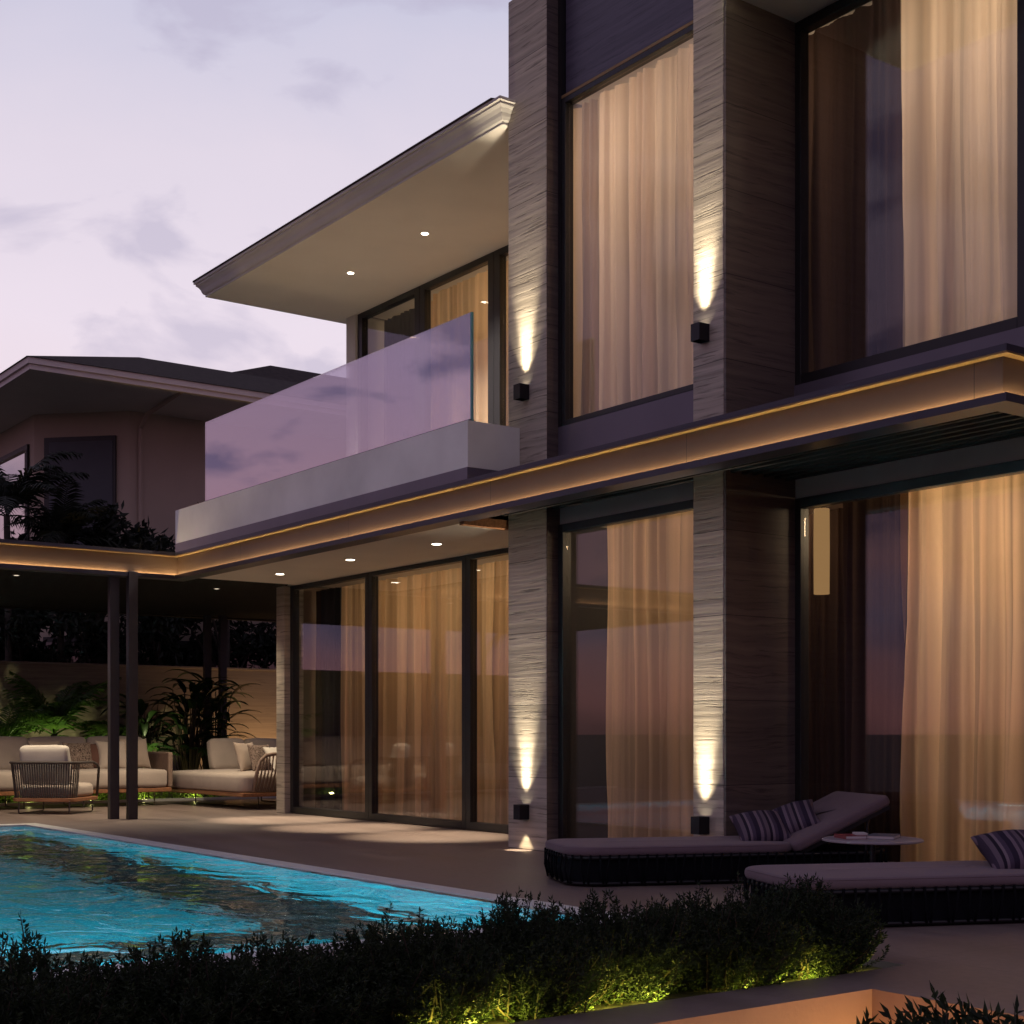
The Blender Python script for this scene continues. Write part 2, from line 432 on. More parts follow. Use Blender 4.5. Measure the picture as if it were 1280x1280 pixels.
def pool_mat(name, stops, tile=.05):
    m, nt, out = nmat(name)
    p = N(nt, 'ShaderNodeBsdfPrincipled'); p.inputs['Roughness'].default_value = .3
    g = N(nt, 'ShaderNodeNewGeometry').outputs['Position']
    v = N(nt, 'ShaderNodeTexVoronoi', Scale=1 / tile, distance='CHEBYCHEV'); v.inputs['Randomness'].default_value = 0; L(nt, g, v.inputs['Vector'])
    sx = N(nt, 'ShaderNodeSeparateColor'); L(nt, v.outputs['Color'], sx.inputs[0])
    L(nt, ramp(nt, sx.outputs[0], stops), p.inputs['Base Color'])
    L(nt, p.outputs[0], out.inputs[0])
    return m
M['tile'] = pool_mat('turquoise_mosaic', [(0, (.015, .24, .36)), (.5, (.02, .34, .46)), (1, (.05, .46, .56))])
M['tile_reflection'] = pool_mat('dark_reflection_mosaic', [(0, (.012, .012, .016)), (.6, (.03, .024, .022)), (1, (.06, .05, .045))])  # dark tone for the reflection painted on the pool floor
def water_mat():
    m, nt, out = nmat('pool_water')
    g = N(nt, 'ShaderNodeNewGeometry').outputs['Position']
    mp = N(nt, 'ShaderNodeMapping'); mp.inputs['Scale'].default_value = (1.0, 1.5, 1); mp.inputs['Rotation'].default_value = (0, 0, .6); L(nt, g, mp.inputs['Vector'])
    n = N(nt, 'ShaderNodeTexNoise', Scale=1.9, Detail=3.0, Roughness=.45, Distortion=.9); L(nt, mp.outputs[0], n.inputs['Vector'])
    n2 = N(nt, 'ShaderNodeTexNoise', Scale=13.0, Detail=2.0, Distortion=.4); L(nt, mp.outputs[0], n2.inputs['Vector'])
    h = math_(nt, 'MULTIPLY_ADD', n2.outputs['Fac'], .09, n.outputs['Fac'])
    b = N(nt, 'ShaderNodeBump'); b.inputs['Strength'].default_value = 1.0; b.inputs['Distance'].default_value = .058; L(nt, h, b.inputs['Height'])
    gl = N(nt, 'ShaderNodeBsdfGlass'); gl.inputs['IOR'].default_value = 1.33; gl.inputs['Roughness'].default_value = .0
    L(nt, b.outputs[0], gl.inputs['Normal'])
    L(nt, gl.outputs[0], out.inputs[0])
    return m
M['water'] = water_mat()

# ------------------------------------------------------------------ camera
TH = .632
cam = bpy.data.cameras.new('camera'); co = bpy.data.objects.new('camera', cam); col.objects.link(co)
co.location = (0, 0, 1.0)
co.rotation_euler = (H, 0, math.atan2(cos(TH), sin(TH)))      # looks along (-cos, sin)
cam.sensor_width = 36; cam.lens = 1802 / 1280 * 36; cam.shift_y = (916.8 - 640) / 1280
cam.clip_start = .05; cam.clip_end = 3000
scene.camera = co

# ------------------------------------------------------------------ sky
w = bpy.data.worlds.new('World'); scene.world = w; w.use_nodes = True
nt = w.node_tree; nt.nodes.clear()
SUN_AZ = math.atan2(.35, -1.0)          # after-glow is behind and left of the house
SUN_EL = R(2)
CLOUD = (3.4, 1.8, 4.6)
out = N(nt, 'ShaderNodeOutputWorld'); bg = N(nt, 'ShaderNodeBackground'); bg.inputs[1].default_value = .1
L(nt, bg.outputs[0], out.inputs[0])
tc = N(nt, 'ShaderNodeTexCoord').outputs['Generated']
sx = N(nt, 'ShaderNodeSeparateXYZ'); L(nt, tc, sx.inputs[0])
sky = N(nt, 'ShaderNodeTexSky', sky_type='NISHITA', sun_disc=False, sun_elevation=SUN_EL, sun_rotation=H - SUN_AZ)
cl = N(nt, 'ShaderNodeMapping'); cl.inputs['Scale'].default_value = (1, 1, 2.1); cl.inputs['Location'].default_value = CLOUD; L(nt, tc, cl.inputs['Vector'])
n1 = N(nt, 'ShaderNodeTexNoise', Scale=8.5, Detail=7.0, Roughness=.5, Distortion=.3); L(nt, cl.outputs[0], n1.inputs['Vector'])
wob = math_(nt, 'MULTIPLY_ADD', math_(nt, 'SUBTRACT', n1.outputs['Fac'], .5), .07, sx.outputs['Z'])
grey_side = ramp(nt, wob, [(0, (.26, .12, .14)), (.018, (.52, .22, .24)), (.045, (.46, .23, .29)), (.075, (.29, .22, .36)), (.105, (.44, .24, .32)),
                           (.16, (.40, .245, .33)), (.24, (.34, .235, .36)), (.36, (.34, .28, .40)), (.55, (.36, .32, .42)), (1, (.24, .215, .30))])
glow_side = ramp(nt, wob, [(0, (.64, .44, .46)), (.10, (.82, .66, .70)), (.26, (.83, .735, .84)), (.36, (.75, .68, .79)), (.47, (.57, .57, .73)),
                           (.60, (.36, .37, .55)), (1, (.16, .17, .30))])
dv = N(nt, 'ShaderNodeVectorMath', operation='DOT_PRODUCT'); L(nt, tc, dv.inputs[0]); dv.inputs[1].default_value = (-.80, .60, 0)
az = N(nt, 'ShaderNodeMapRange'); az.inputs[1].default_value = .52; az.inputs[2].default_value = .86; L(nt, dv.outputs['Value'], az.inputs[0])
base = mixc(nt, az.outputs[0], grey_side, glow_side)
cm = N(nt, 'ShaderNodeMapRange'); L(nt, math_(nt, 'MULTIPLY_ADD', az.outputs[0], .045, .475), cm.inputs[1]); L(nt, math_(nt, 'MULTIPLY_ADD', az.outputs[0], .06, .56), cm.inputs[2]); L(nt, n1.outputs['Fac'], cm.inputs[0])
hz = N(nt, 'ShaderNodeMapRange'); hz.inputs[1].default_value = .02; hz.inputs[2].default_value = .12; L(nt, sx.outputs['Z'], hz.inputs[0])
cf = math_(nt, 'MULTIPLY', math_(nt, 'MULTIPLY', cm.outputs[0], math_(nt, 'MULTIPLY_ADD', az.outputs[0], -.22, .80)), hz.outputs[0])
clc = mixc(nt, az.outputs[0], (.115, .095, .20), (.50, .46, .61))
base = mixc(nt, cf, base, clc)
up = N(nt, 'ShaderNodeMapRange'); up.inputs[1].default_value = -.02; up.inputs[2].default_value = .0; L(nt, sx.outputs['Z'], up.inputs[0])
base = mixc(nt, up.outputs[0], (.02, .018, .02), base)
ten = N(nt, 'ShaderNodeVectorMath', operation='SCALE'); ten.inputs['Scale'].default_value = 10.0; L(nt, base, ten.inputs[0])
tot = N(nt, 'ShaderNodeVectorMath', operation='MULTIPLY_ADD'); L(nt, sky.outputs[0], tot.inputs[0]); tot.inputs[1].default_value = (.04, .04, .04); L(nt, ten.outputs[0], tot.inputs[2])
L(nt, tot.outputs[0], bg.inputs[0])

def lamp(name, typ, loc, power, color, **k):
    l = bpy.data.lights.new(name, typ); l.energy = power; l.color = color
    o = bpy.data.objects.new(name, l); col.objects.link(o); o.location = loc
    aim = k.pop('aim', None)
    for a, b in k.items(): setattr(l, a, b)
    if aim is not None: o.rotation_euler = (Vector(aim) - Vector(loc)).to_track_quat('-Z', 'Y').to_euler()
    return o
sd = Vector((cos(SUN_AZ), sin(SUN_AZ), sin(SUN_EL) + .15))
lamp('sun', 'SUN', (0, 0, 30), .12, (1, .78, .80), angle=R(30), aim=Vector((0, 0, 30)) - sd)
WARM = (1, .715, .42)

# ------------------------------------------------------------------ ground, pit, pool
def grid_sheet(xs, ys, z, skip):
    mb = MB()
    for i in range(len(xs) - 1):
        for j in range(len(ys) - 1):
            if skip((xs[i] + xs[i + 1]) / 2, (ys[j] + ys[j + 1]) / 2): continue
            mb.add([(xs[i], ys[j], z), (xs[i + 1], ys[j], z), (xs[i + 1], ys[j + 1], z), (xs[i], ys[j + 1], z)], [(0, 1, 2, 3)])
    return mb
PX0, PX1, PY0, PY1 = -15.77, -6.0, -1.6, 4.99
PB = [-4.62, -4.02, -2.0, 5.05]          # hedge bed
QB = [-3.72, -2.95, -2.0, 4.47]          # sunken passage
inr = lambda x, y, a: a[0] < x < a[1] and a[2] < y < a[3]
cop = .17
CP = [PX0 - cop, PX1 + cop, PY0 - cop, PY1 + cop]
BK = [-2.95, -1.2, 1.6, 4.1]             # planted bed in the foreground
xs = sorted({-20.3, 3, CP[0], CP[1], PB[0], PB[1], QB[0], QB[1], BK[0], BK[1]})
ys = sorted({-2.0, 8.44, CP[2], CP[3], PB[3], QB[3], BK[2], BK[3]})
sk = lambda x, y: inr(x, y, CP) or inr(x, y, PB) or inr(x, y, QB) or inr(x, y, BK)
grid_sheet(xs, ys, 0, sk).build('patio', M['patio'], kind='structure')
grid_sheet([-20.3, -16.45], [8.44, 16], 0, lambda x, y: False).build('patio', M['patio'], kind='structure')
grid_sheet([-7.55, -2.0], [8.4401, 8.47], 0, lambda x, y: False)
grid_sheet([-900, -20.3, 3, 900], [-900, -2.0, 16, 900], -.03, lambda x, y: -20.3 < x < 3 and -2 < y < 16).build('ground', M['lawn'], kind='structure')
grid_sheet([-4.62, -4.02], [-2, 5.05], -.03, lambda x, y: False).build('planting_bed', M['soil'], kind='structure')
grid_sheet([BK[0], BK[1]], [BK[2], BK[3]], -.03, lambda x, y: False).build('planting_bed', M['soil'], kind='structure')
p = MB()
p.add([(QB[0], -2, -.55), (QB[1], -2, -.55), (QB[1], QB[3], -.55), (QB[0], QB[3], -.55)], [(0, 1, 2, 3)])
p.add([(QB[0], -2, -.55), (QB[0], QB[3], -.55), (QB[0], QB[3], 0), (QB[0], -2, 0)], [(0, 1, 2, 3)])
p.add([(QB[0], QB[3], -.55), (QB[1], QB[3], -.55), (QB[1], QB[3], 0), (QB[0], QB[3], 0)], [(0, 1, 2, 3)])
p.add([(QB[1], -2, -.55), (QB[1], QB[3], -.55), (QB[1], QB[3], 0), (QB[1], -2, 0)], [(3, 2, 1, 0)])
p.build('sunken_path', M['pit'], kind='structure')
# a low light channel at the foot of the sunken wall
st = thing('strip_light', 'thin warm light strip along the foot of the sunken path wall', 'strip light', (QB[0] + .03, 4.44, -.5))
MB().box(0, .60, -.03, .0, -.0, .03).build('channel', M['led'], st)
MB().box(0, .60, .003, .02, -.0, .045).build('housing', M['black_metal'], st)

lamp('path_lamp', 'AREA', (QB[0] + .36, 4.36, -.50), 3.4, (1, .45, .16), shape='RECTANGLE', size=.55, size_y=.06, aim=(QB[0] + .30, 4.30, 0))
lamp('path_lamp', 'AREA', (QB[0] + .45, 3.3, -.50), 4.6, (1, .45, .16), shape='RECTANGLE', size=.06, size_y=1.6, aim=(QB[0] + .1, 3.3, 0))
pl = MB()
D = -1.35
pl.add([(PX0, PY0, D), (PX1, PY0, D), (PX1, PY1, D), (PX0, PY1, D)], [(0, 1, 2, 3)])
pl.add([(PX0, PY1, D), (PX1, PY1, D), (PX1, PY1, 0), (PX0, PY1, 0)], [(0, 1, 2, 3)])
pl.add([(PX0, PY0, D), (PX0, PY1, D), (PX0, PY1, 0), (PX0, PY0, 0)], [(0, 1, 2, 3)])
pl.add([(PX1, PY1, D), (PX1, PY0, D), (PX1, PY0, 0), (PX1, PY1, 0)], [(0, 1, 2, 3)])
pl.add([(PX1, PY0, D), (PX0, PY0, D), (PX0, PY0, 0), (PX1, PY0, 0)], [(0, 1, 2, 3)])
pool = pl.build('swimming_pool', M['tile'], kind='structure')
bd = MB()
bd.box(PX0 + .002, PX1 - .3, PY1 - .95, PY1 - .003, D + .004, D + .02)
bd.box(PX0 + .002, PX0 + .95, PY0, PY1 - .955, D + .004, D + .02)
bd.box(PX1 - 2.0, PX1 - 1.5, PY0, PY1 - .955, D + .004, D + .02)
bd.build('dark_reflection_band', M['tile_reflection'], pool)  # dark floor bands added to imitate the canopy's dark reflection in the water
cpm = MB()
cpm.box(CP[0], CP[1], PY1, CP[3], -.12, .012); cpm.box(CP[0], CP[1], CP[2], PY0, -.12, .012)
cpm.box(CP[0], PX0, PY0, PY1, -.12, .012); cpm.box(PX1, CP[1], PY0, PY1, -.12, .012)
cpm.build('coping', M['coping'], pool, bevel=.005)
wt = MB(); WZ = .003
wt.add([(PX0, PY0, WZ), (PX1, PY0, WZ), (PX1, PY1, WZ), (PX0, PY1, WZ)], [(0, 1, 2, 3)])
wt.build('water', M['water'], kind='structure')
POOLC = (.55, .95, 1.0)
for i, (x, e) in enumerate(((-8.6, 240), (-12.4, 270))):
    lamp('pool_lamp', 'AREA', (x, PY0 + .06, -.55), e, POOLC, shape='RECTANGLE', size=.5, size_y=.25, aim=(x, 5, -.9))
for i, (y, e) in enumerate(((.5, 130), (2.4, 170))):
    lamp('pool_lamp', 'AREA', (PX1 - .06, y, -.55), e, POOLC, shape='RECTANGLE', size=.5, size_y=.25, aim=(-14, y - .2, -.9))

# ------------------------------------------------------------------ the villa
villa = thing('villa', 'two storey stone and glass villa with lit curtains and a glazed balcony', 'house', (-10, 9, 0))
VO = Vector((-10, 9, 0))
def V(mb, name, mat, parent=None, **k):
    """part of the villa given in world coordinates"""
    mb.v = [(a - VO.x, b - VO.y, c - VO.z) for a, b, c in mb.v]
    return mb.build(name, mat, parent or villa, **k)
YD, YW, YR, YP, YF = 8.447, 7.572, 8.18, 7.43, 6.874
X0, X1, X2, X3, XR = -10.204, -9.655, -7.866, -7.547, -2.4
# piers
V(MB().box(X0, X1, YP, 7.64, 0, 7.40), 'pier', M['pier'], bevel=.006)
V(MB().box(X0 + .003, -9.94, 7.641, 8.60, 0, 7.39), 'side_wall', M['pier'])
V(MB().box(X2, X3, YP, 8.20, 0, 9.4), 'pier', M['pier'], bevel=.006)
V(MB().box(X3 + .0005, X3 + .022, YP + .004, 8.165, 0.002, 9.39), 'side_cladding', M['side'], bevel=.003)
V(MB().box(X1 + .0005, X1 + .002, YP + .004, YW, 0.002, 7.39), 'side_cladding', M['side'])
V(MB().box(-16.44, -16.22, 8.35, 8.62, 0, 2.845), 'corner_pier', M['pier'], bevel=.005)
# walls and slabs (interior shells)
wl = MB()
wl.box(-16.42, -16.25, 8.62, 13, 0, 2.85)
wl.box(-16.25, XR, 12.8, 13, 0, 9.4)
V(wl, 'wall', M['room'])
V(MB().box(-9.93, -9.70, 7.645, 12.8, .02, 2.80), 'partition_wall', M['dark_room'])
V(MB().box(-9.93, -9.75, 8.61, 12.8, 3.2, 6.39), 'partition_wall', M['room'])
V(MB().box(-16.22, XR, YD + .02, 12.8, -.06, .012).box(X1, X2, YW, YD + .02, -.06, .012).box(X3, XR, YR, YD + .02, -.06, .012), 'floor', M['roomfloor'])
V(MB().box(-16.42, X0, 8.50, 12.8, 2.862, 3.14).box(X0, XR, 8.61, 12.8, 2.862, 3.14).box(X1 + .01, X2 - .01, YW + .03, 8.60, 2.94, 3.14).box(X3 + .01, XR, YR + .04, 8.60, 2.94, 3.14), 'floor_slab', M['ceiling'])
V(MB().box(-16.16, -15.93, 9.20, 9.40, 3.15, 6.318).box(-16.16, -16.0, 9.40, 12.8, 3.15, 6.318), 'upper_wall', M['white'])
V(MB().box(-10.20, -9.94, 8.602, 12.8, 3.15, 6.40), 'side_wall', M['panel'])
V(MB().box(-16.0, -10.21, 9.31, 12.8, 6.345, 6.4).box(X1 + .01, X2 - .01, YW + .07, 8.24, 6.40, 6.5).box(-9.75, XR, 8.24, 12.8, 6.40, 6.5), 'ceiling', M['ceiling'])
V(MB().box(-16.05, -10.33, 7.05, YD + .05, 2.848, 2.862), 'porch_soffit', M['ceiling'])
V(MB().box(-10.33, -10.26, 7.0, 7.95, 2.80, 2.875), 'soffit_trim', M['teak'])
EX, EY, EXR, EZ, YU = -16.38, 7.38, -10.212, 6.32, 9.25
V(MB().box(EX, EXR, EY, YU + .05, EZ, EZ + .02).box(EX, -16.17, YU + .05, 13, EZ, EZ + .02), 'eave_soffit', M['ceiling'])
prof = [(0, 0), (.012, .0), (.012, .022), (.03, .03), (.045, .055), (.055, .085), (.075, .115), (.10, .135), (.10, .155), (.12, .16), (.12, .185)]
path = lambda o: [(EX - o, 13), (EX - o, EY - o), (EXR + o, EY - o), (EXR + o, YP - .004)]
em = MB(); rings = []
for o, z in prof: rings.append([Vector((x, y, EZ + z)) for x, y in path(o)])
b0 = len(em.v)
for r in rings: em.v += [tuple(q) for q in r]
for i in range(len(rings) - 1):
    for j in range(3): em.f.append((b0 + i * 4 + j, b0 + i * 4 + j + 1, b0 + (i + 1) * 4 + j + 1, b0 + (i + 1) * 4 + j))
V(em, 'eave_moulding', M['white'])
rf = MB(); o = .128
a, b, c, d = (EX - o, EY - o), (EXR - .004, EY - o), (EXR - .004, 13.2), (EX - o, 13.2)
z0, z1 = EZ + .186, EZ + .205
rf.v += [(x, y, z) for z in (z0, z1) for x, y in (a, b, c, d)]
rf.v += [(-13.4, 10.4, EZ + .8), (EXR - .004, 10.4, EZ + .8)]
rf.f += [(3, 2, 1, 0), (0, 1, 5, 4), (3, 0, 4, 7), (1, 2, 6, 5), (2, 3, 7, 6), (4, 5, 9, 8), (4, 8, 7), (7, 8, 9, 6), (5, 6, 9)]
V(rf, 'roof', M['roof'])
V(MB().box(X3 + .002, -2.0, 6.9, YR + .05, 6.37, 6.39).box(X1, X2, YW + .1, 8.2, 7.42, 9.4), 'upper_soffit', M['grey'])
# canopy between the storeys
LX = -4.79
cn = V(MB().box(-16.16 - .07, LX - .07, YF + .07, YF + .10, 2.8625, 3.108).box(LX - .10, LX - .07, YF + .10, 9.5, 2.8625, 3.108), 'canopy_fascia', M['bronze'])
V(MB().box(-16.16 - .19, LX, YF, YF + .19, 2.83, 2.862).box(-16.16, LX, YF, YF + .012, 2.862, 2.878).box(LX - .19, LX, YF + .19, 9.5, 2.83, 2.862).box(LX - .012, LX, YF + .012, 9.5, 2.862, 2.878), 'canopy_lip', M['cap'], cn)
V(MB().box(-16.16, LX, YF + .004, 8.43, 3.110, 3.148), 'canopy_cap', M['cap'], cn)
V(MB().box(-16.16 - .048, LX - .048, YF + .048, YF + .060, 2.864, 2.870).box(LX - .060, LX - .048, YF + .05, 9.4, 2.864, 2.872), 'light_strip', M['led'], cn)
V(MB().box(-16.16 + .001, LX - .002, YF + .006, YF + .068, 3.099, 3.1095).box(LX - .068, LX - .006, YF + .07, 9.5, 3.099, 3.1095), 'lit_gold_strip', M['lit_gold'], cn)  # added strip, its gold colour imitates LED glow on the cap underside
sl = MB()
y = YF + .26
while y < 8.14:
    sl.box(-10.2 if y < YP - .06 else X1 + .01, LX - .2, y, y + .035, 2.90, 2.955); y += .115
V(sl, 'soffit_slats', M['slat'], cn)
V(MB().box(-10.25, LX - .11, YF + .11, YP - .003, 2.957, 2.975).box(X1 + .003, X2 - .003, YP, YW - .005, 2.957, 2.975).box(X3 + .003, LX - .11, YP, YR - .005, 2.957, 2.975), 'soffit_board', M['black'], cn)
# bands and spandrels
V(MB().box(X1 + .002, X2 - .002, YW, YW + .03, 2.775, 2.955).box(X3 + .002, XR, YR, YR + .03, 2.775, 2.955), 'lintel_band', M['grey'])
V(MB().box(X1 + .003, X2 - .003, YW - .02, YW + .05, 3.150, 3.60).box(X3 + .003, XR, YR - .03, YR + .03, 3.150, 3.625), 'spandrel', M['panel'])
V(MB().box(X1 + .06, X2 - .002, YW + .02, YW + .06, 6.43, 7.40), 'top_panel', M['dark_stone'])
V(MB().box(X1 + .05, X2 - .002, YW - .02, YW + .02, 6.375, 6.40), 'gold_trim', M['lit_gold'])
V(MB().box(X1 + .003, X1 + .05, YW - .02, YW + .06, 3.60, 7.40), 'metal_jamb', M['frame'])
# balcony
bp = V(MB().box(-16.16, -10.03, YF + .008, YF + .118, 3.25, 3.643).box(-10.14, -10.03, YF + .118, YP - .003, 3.25, 3.643).box(-16.16, -16.05, YF + .118, 9.19, 3.25, 3.643), 'balcony_parapet', M['parapet'])
V(MB().box(-16.157, -10.033, YF + .005, YF + .11, 3.149, 3.249).box(-10.14, -10.033, YF + .11, YP - .003, 3.149, 3.249), 'parapet_base', M['panel'], bp)
V(MB().box(-16.05, X0 - .01, YF + .12, YU, 3.149, 3.17), 'balcony_floor', M['patio'])
gb = V(MB().box(-15.41, -10.055, YF + .05, YF + .07, 3.645, 4.565), 'glass_balustrade', M['bal'])
V(MB().box(-10.054, -10.035, YF + .05, YF + .07, 3.645, 4.565), 'polished_edge', M['edge'], gb)
V(MB().box(-15.41, -10.04, YF + .038, YF + .082, 3.6435, 3.660), 'clamp_channel', M['panel'], gb)

def window(name, x0, x1, z0, z1, y, rails=(), posts=(), fw=.05, fd=.09, head=None, glass_mat=None):
    """framed window in a plane of constant Y; panes are one sheet per bay"""
    f = MB(); hd = head or fw
    f.box(x0, x0 + fw, y - .02, y - .02 + fd, z0, z1); f.box(x1 - fw, x1, y - .02, y - .02 + fd, z0, z1)
    f.box(x0 + fw, x1 - fw, y - .02, y - .02 + fd, z0, z0 + fw); f.box(x0 + fw, x1 - fw, y - .02, y - .02 + fd, z1 - hd, z1)
    edges = [x0 + fw] + [q for a, b in posts for q in (a, b)] + [x1 - fw]
    for a, b in posts: f.box(a, b, y - .03, y - .02 + fd, z0 + fw, z1 - hd)
    fo = V(f, name, M['frame'], bevel=.003)
    for i in range(0, len(edges), 2):
        V(MB().box(edges[i] + .001, edges[i + 1] - .001, y + .02, y + .032, z0 + fw + .001, z1 - hd - .001), 'pane', glass_mat or M['glass'], fo)
    return fo
DO = .012
for x0, x1, l in ((-16.215, -14.30, 0), (-14.295, -12.32, 0), (-12.315, X0 - .002, 0)):
    window('sliding_door', x0, x1, DO, 2.845, YD, fw=.075, head=.05)
window('window', X1 + .003, X2 - .003, DO, 2.772, YW, fw=.065)
window('window', X3 + .003, -4.6, DO, 2.772, YR, fw=.075)
window('window', -4.595, XR, DO, 2.772, YR, fw=.05)
window('window', X1 + .055, X2 - .003, 3.602, 6.372, YW, fw=.045)
window('window', X3 + .003, -5.53, 3.627, 6.367, YR, fw=.075)
window('window', -5.525, XR, 3.627, 6.367, YR, fw=.075)
for x0, x1 in ((-15.925, -14.47), (-14.465, -12.95), (-12.945, X0 - .01)):
    window('balcony_door', x0, x1, 3.172, EZ - .003, YU, fw=.11, head=.07)

# ------------------------------------------------------------------ curtains (hang free of the house)
def curtain(x0, x1, y, z0, z1, fold, amp, mat, label, seed, gather=0.0, group=None):
    rnd = random.Random(seed); mb = MB()
    nx = max(24, int((x1 - x0) / fold * 12)); nz = 14
    ph = [rnd.uniform(0, 6.28) for _ in range(6)]
    kn, q = [0.0], -fold
    while q < (x1 - x0) + fold: q += fold * rnd.choice((.45, .6, .8, 1.0, 1.3, 1.7)); kn.append(q)
    am_ = [amp * rnd.uniform(.45, 1.25) for _ in kn]
    def wave(s):
        for i in range(1, len(kn)):
            if s <= kn[i]:
                a0 = kn[i - 1] if i > 1 else -fold
                u = (s - a0) / (kn[i] - a0)
                return (am_[i - 1] * (1 - u) + am_[i] * u) * cos(2 * pi * u)
        return 0
    for k in range(nz + 1):
        tz = k / nz; z = z0 + (z1 - z0) * tz
        for i in range(nx + 1):
            u = i / nx; s = u * (x1 - x0)
            warp = .35 * fold * sin(s / fold * 1.15 + ph[0]) + .5 * fold * sin(s / fold * .43 + ph[1])
            sway = .16 * fold * sin(tz * 2.6 + ph[2] + s * 1.3) * (1 - tz)
            a = 2 * pi * (s + warp + sway) / fold
            ss = s + sway * 1.6 + .05 * (1 - tz) * noise.noise(Vector((s * 1.6, tz * 1.2, seed + 9)))
            yy = (1.15 * wave(ss) + amp * (.22 * sin(2.3 * a + ph[3]) + .35 * sin(.37 * a + ph[4]))) * (.6 + .55 * (1 - tz)) * (1 + .35 * noise.noise(Vector((s * 2, tz * 1.5, seed))))
            xx = x0 + s + gather * (1 - tz) * (u - .5) * .5 + .012 * noise.noise(Vector((s * 6, tz * 3, seed)))
            mb.v.append((xx, y + yy, z))
    for k in range(nz):
        for i in range(nx):
            q = k * (nx + 1) + i
            mb.f.append((q, q + 1, q + nx + 2, q + nx + 1))
    o = mb.build('curtain', mat, smooth=True)
    return tag(o, label, 'curtain', group)
CL = [
 (-16.2, -15.96, 8.80, .03, 2.80, .10, .03, 'drape', 'dark brown drape at the far left end of the sliding doors', 1),
 (-15.97, -15.50, 8.76, .03, 2.80, .12, .035, 'char', 'charcoal drape behind the leftmost sliding door', 2),
 (-15.48, -14.80, 8.77, .03, 2.80, .11, .03, 'sheer2', 'tan sheer curtain beside the charcoal drape behind the leftmost sliding door', 3),
 (-14.68, -12.95, 8.80, .03, 2.80, .18, .062, 'sheer2', 'tan sheer curtain behind the middle sliding door', 4),
 (-12.78, -10.25, 8.80, .03, 2.80, .17, .06, 'sheer2', 'tan sheer curtain behind the sliding door next to the stone pier', 5),
 (-9.30, -7.90, 7.77, .03, 2.765, .20, .060, 'sheer', 'tan curtain in the ground floor window between the two stone piers', 6),
 (-8.35, -7.34, 8.76, .03, 2.765, .10, .035, 'drape', 'brown drape at the left side of the wide ground floor window', 7),
 (-7.26, -6.66, 8.38, .03, 2.765, .12, .035, 'drape', 'dark drape right beside the glowing curtain of the wide ground floor window', 8),
 (-6.69, -4.66, 8.33, .03, 2.765, .20, .072, 'sheer', 'large glowing golden curtain behind the sun loungers', 9),
 (-9.68, -7.90, 7.74, 3.64, 6.35, .17, .052, 'sheer3', 'pale pleated curtain in the upper window between the piers', 10),
 (-7.70, -6.72, 8.40, 3.66, 6.38, .14, .035, 'drape', 'dark drape at the left side of the upper right window', 11),
 (-6.70, -5.50, 8.33, 3.66, 6.38, .19, .068, 'sheer3', 'pale glowing curtain in the upper right window', 12),
 (-5.5, -2.6, 8.44, 3.66, 6.38, .16, .04, 'drape', 'dark drape behind the window at the far upper right', 13),
 (-15.9, -15.1, 9.62, 3.2, 6.30, .12, .03, 'char', 'charcoal drape behind the leftmost balcony door', 14),
 (-15.05, -14.62, 9.66, 3.2, 6.30, .10, .03, 'sheer2', 'narrow tan curtain beside the charcoal drape on the balcony level', 15),
 (-14.60, -13.16, 9.52, 3.2, 6.30, .15, .036, 'sheer2', 'tan pleated curtain behind the middle balcony door', 16),
 (-13.10, -10.30, 9.52, 3.2, 6.30, .15, .036, 'sheer2', 'tan curtain behind the balcony door next to the stone pier', 17),
]
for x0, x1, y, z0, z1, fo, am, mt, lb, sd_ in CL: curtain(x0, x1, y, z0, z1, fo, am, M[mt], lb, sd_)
# ceiling wash lamps inside the rooms, shining down the back of the curtains
def wash(x0, x1, y, z, power, c=WARM, tilt=.55, zt=None):
    lamp('room_lamp', 'AREA', ((x0 + x1) / 2, y, z), power, c, shape='RECTANGLE', size=x1 - x0, size_y=.25, aim=((x0 + x1) / 2, y - tilt * 1.9, z - 1.9))
wash(-15.4, -10.3, 9.9, 2.80, 44)
wash(-9.3, -7.9, 9.0, 2.80, 20)
wash(-6.8, -4.7, 9.5, 2.80, 38)
wash(-9.6, -7.9, 9.0, 6.30, 34, (1, .76, .54))
wash(-6.8, -5.5, 9.6, 6.30, 36, (1, .76, .54))
wash(-14.6, -10.5, 10.7, 6.30, 40)
pd = thing('pendant_lamp', 'tall glowing shade seen through the left edge of the wide ground floor window', 'lamp', (-7.60, 8.54, 0))
MB().lathe([(.06, 2.08), (.062, 2.45), (.06, 2.74)], 24).build('shade', emit('shade_glow', (1, .56, .22), .30), pd, smooth=True)
MB().lathe([(.010, 2.741), (.010, 2.86)], 8).build('stem', M['black_metal'], pd)

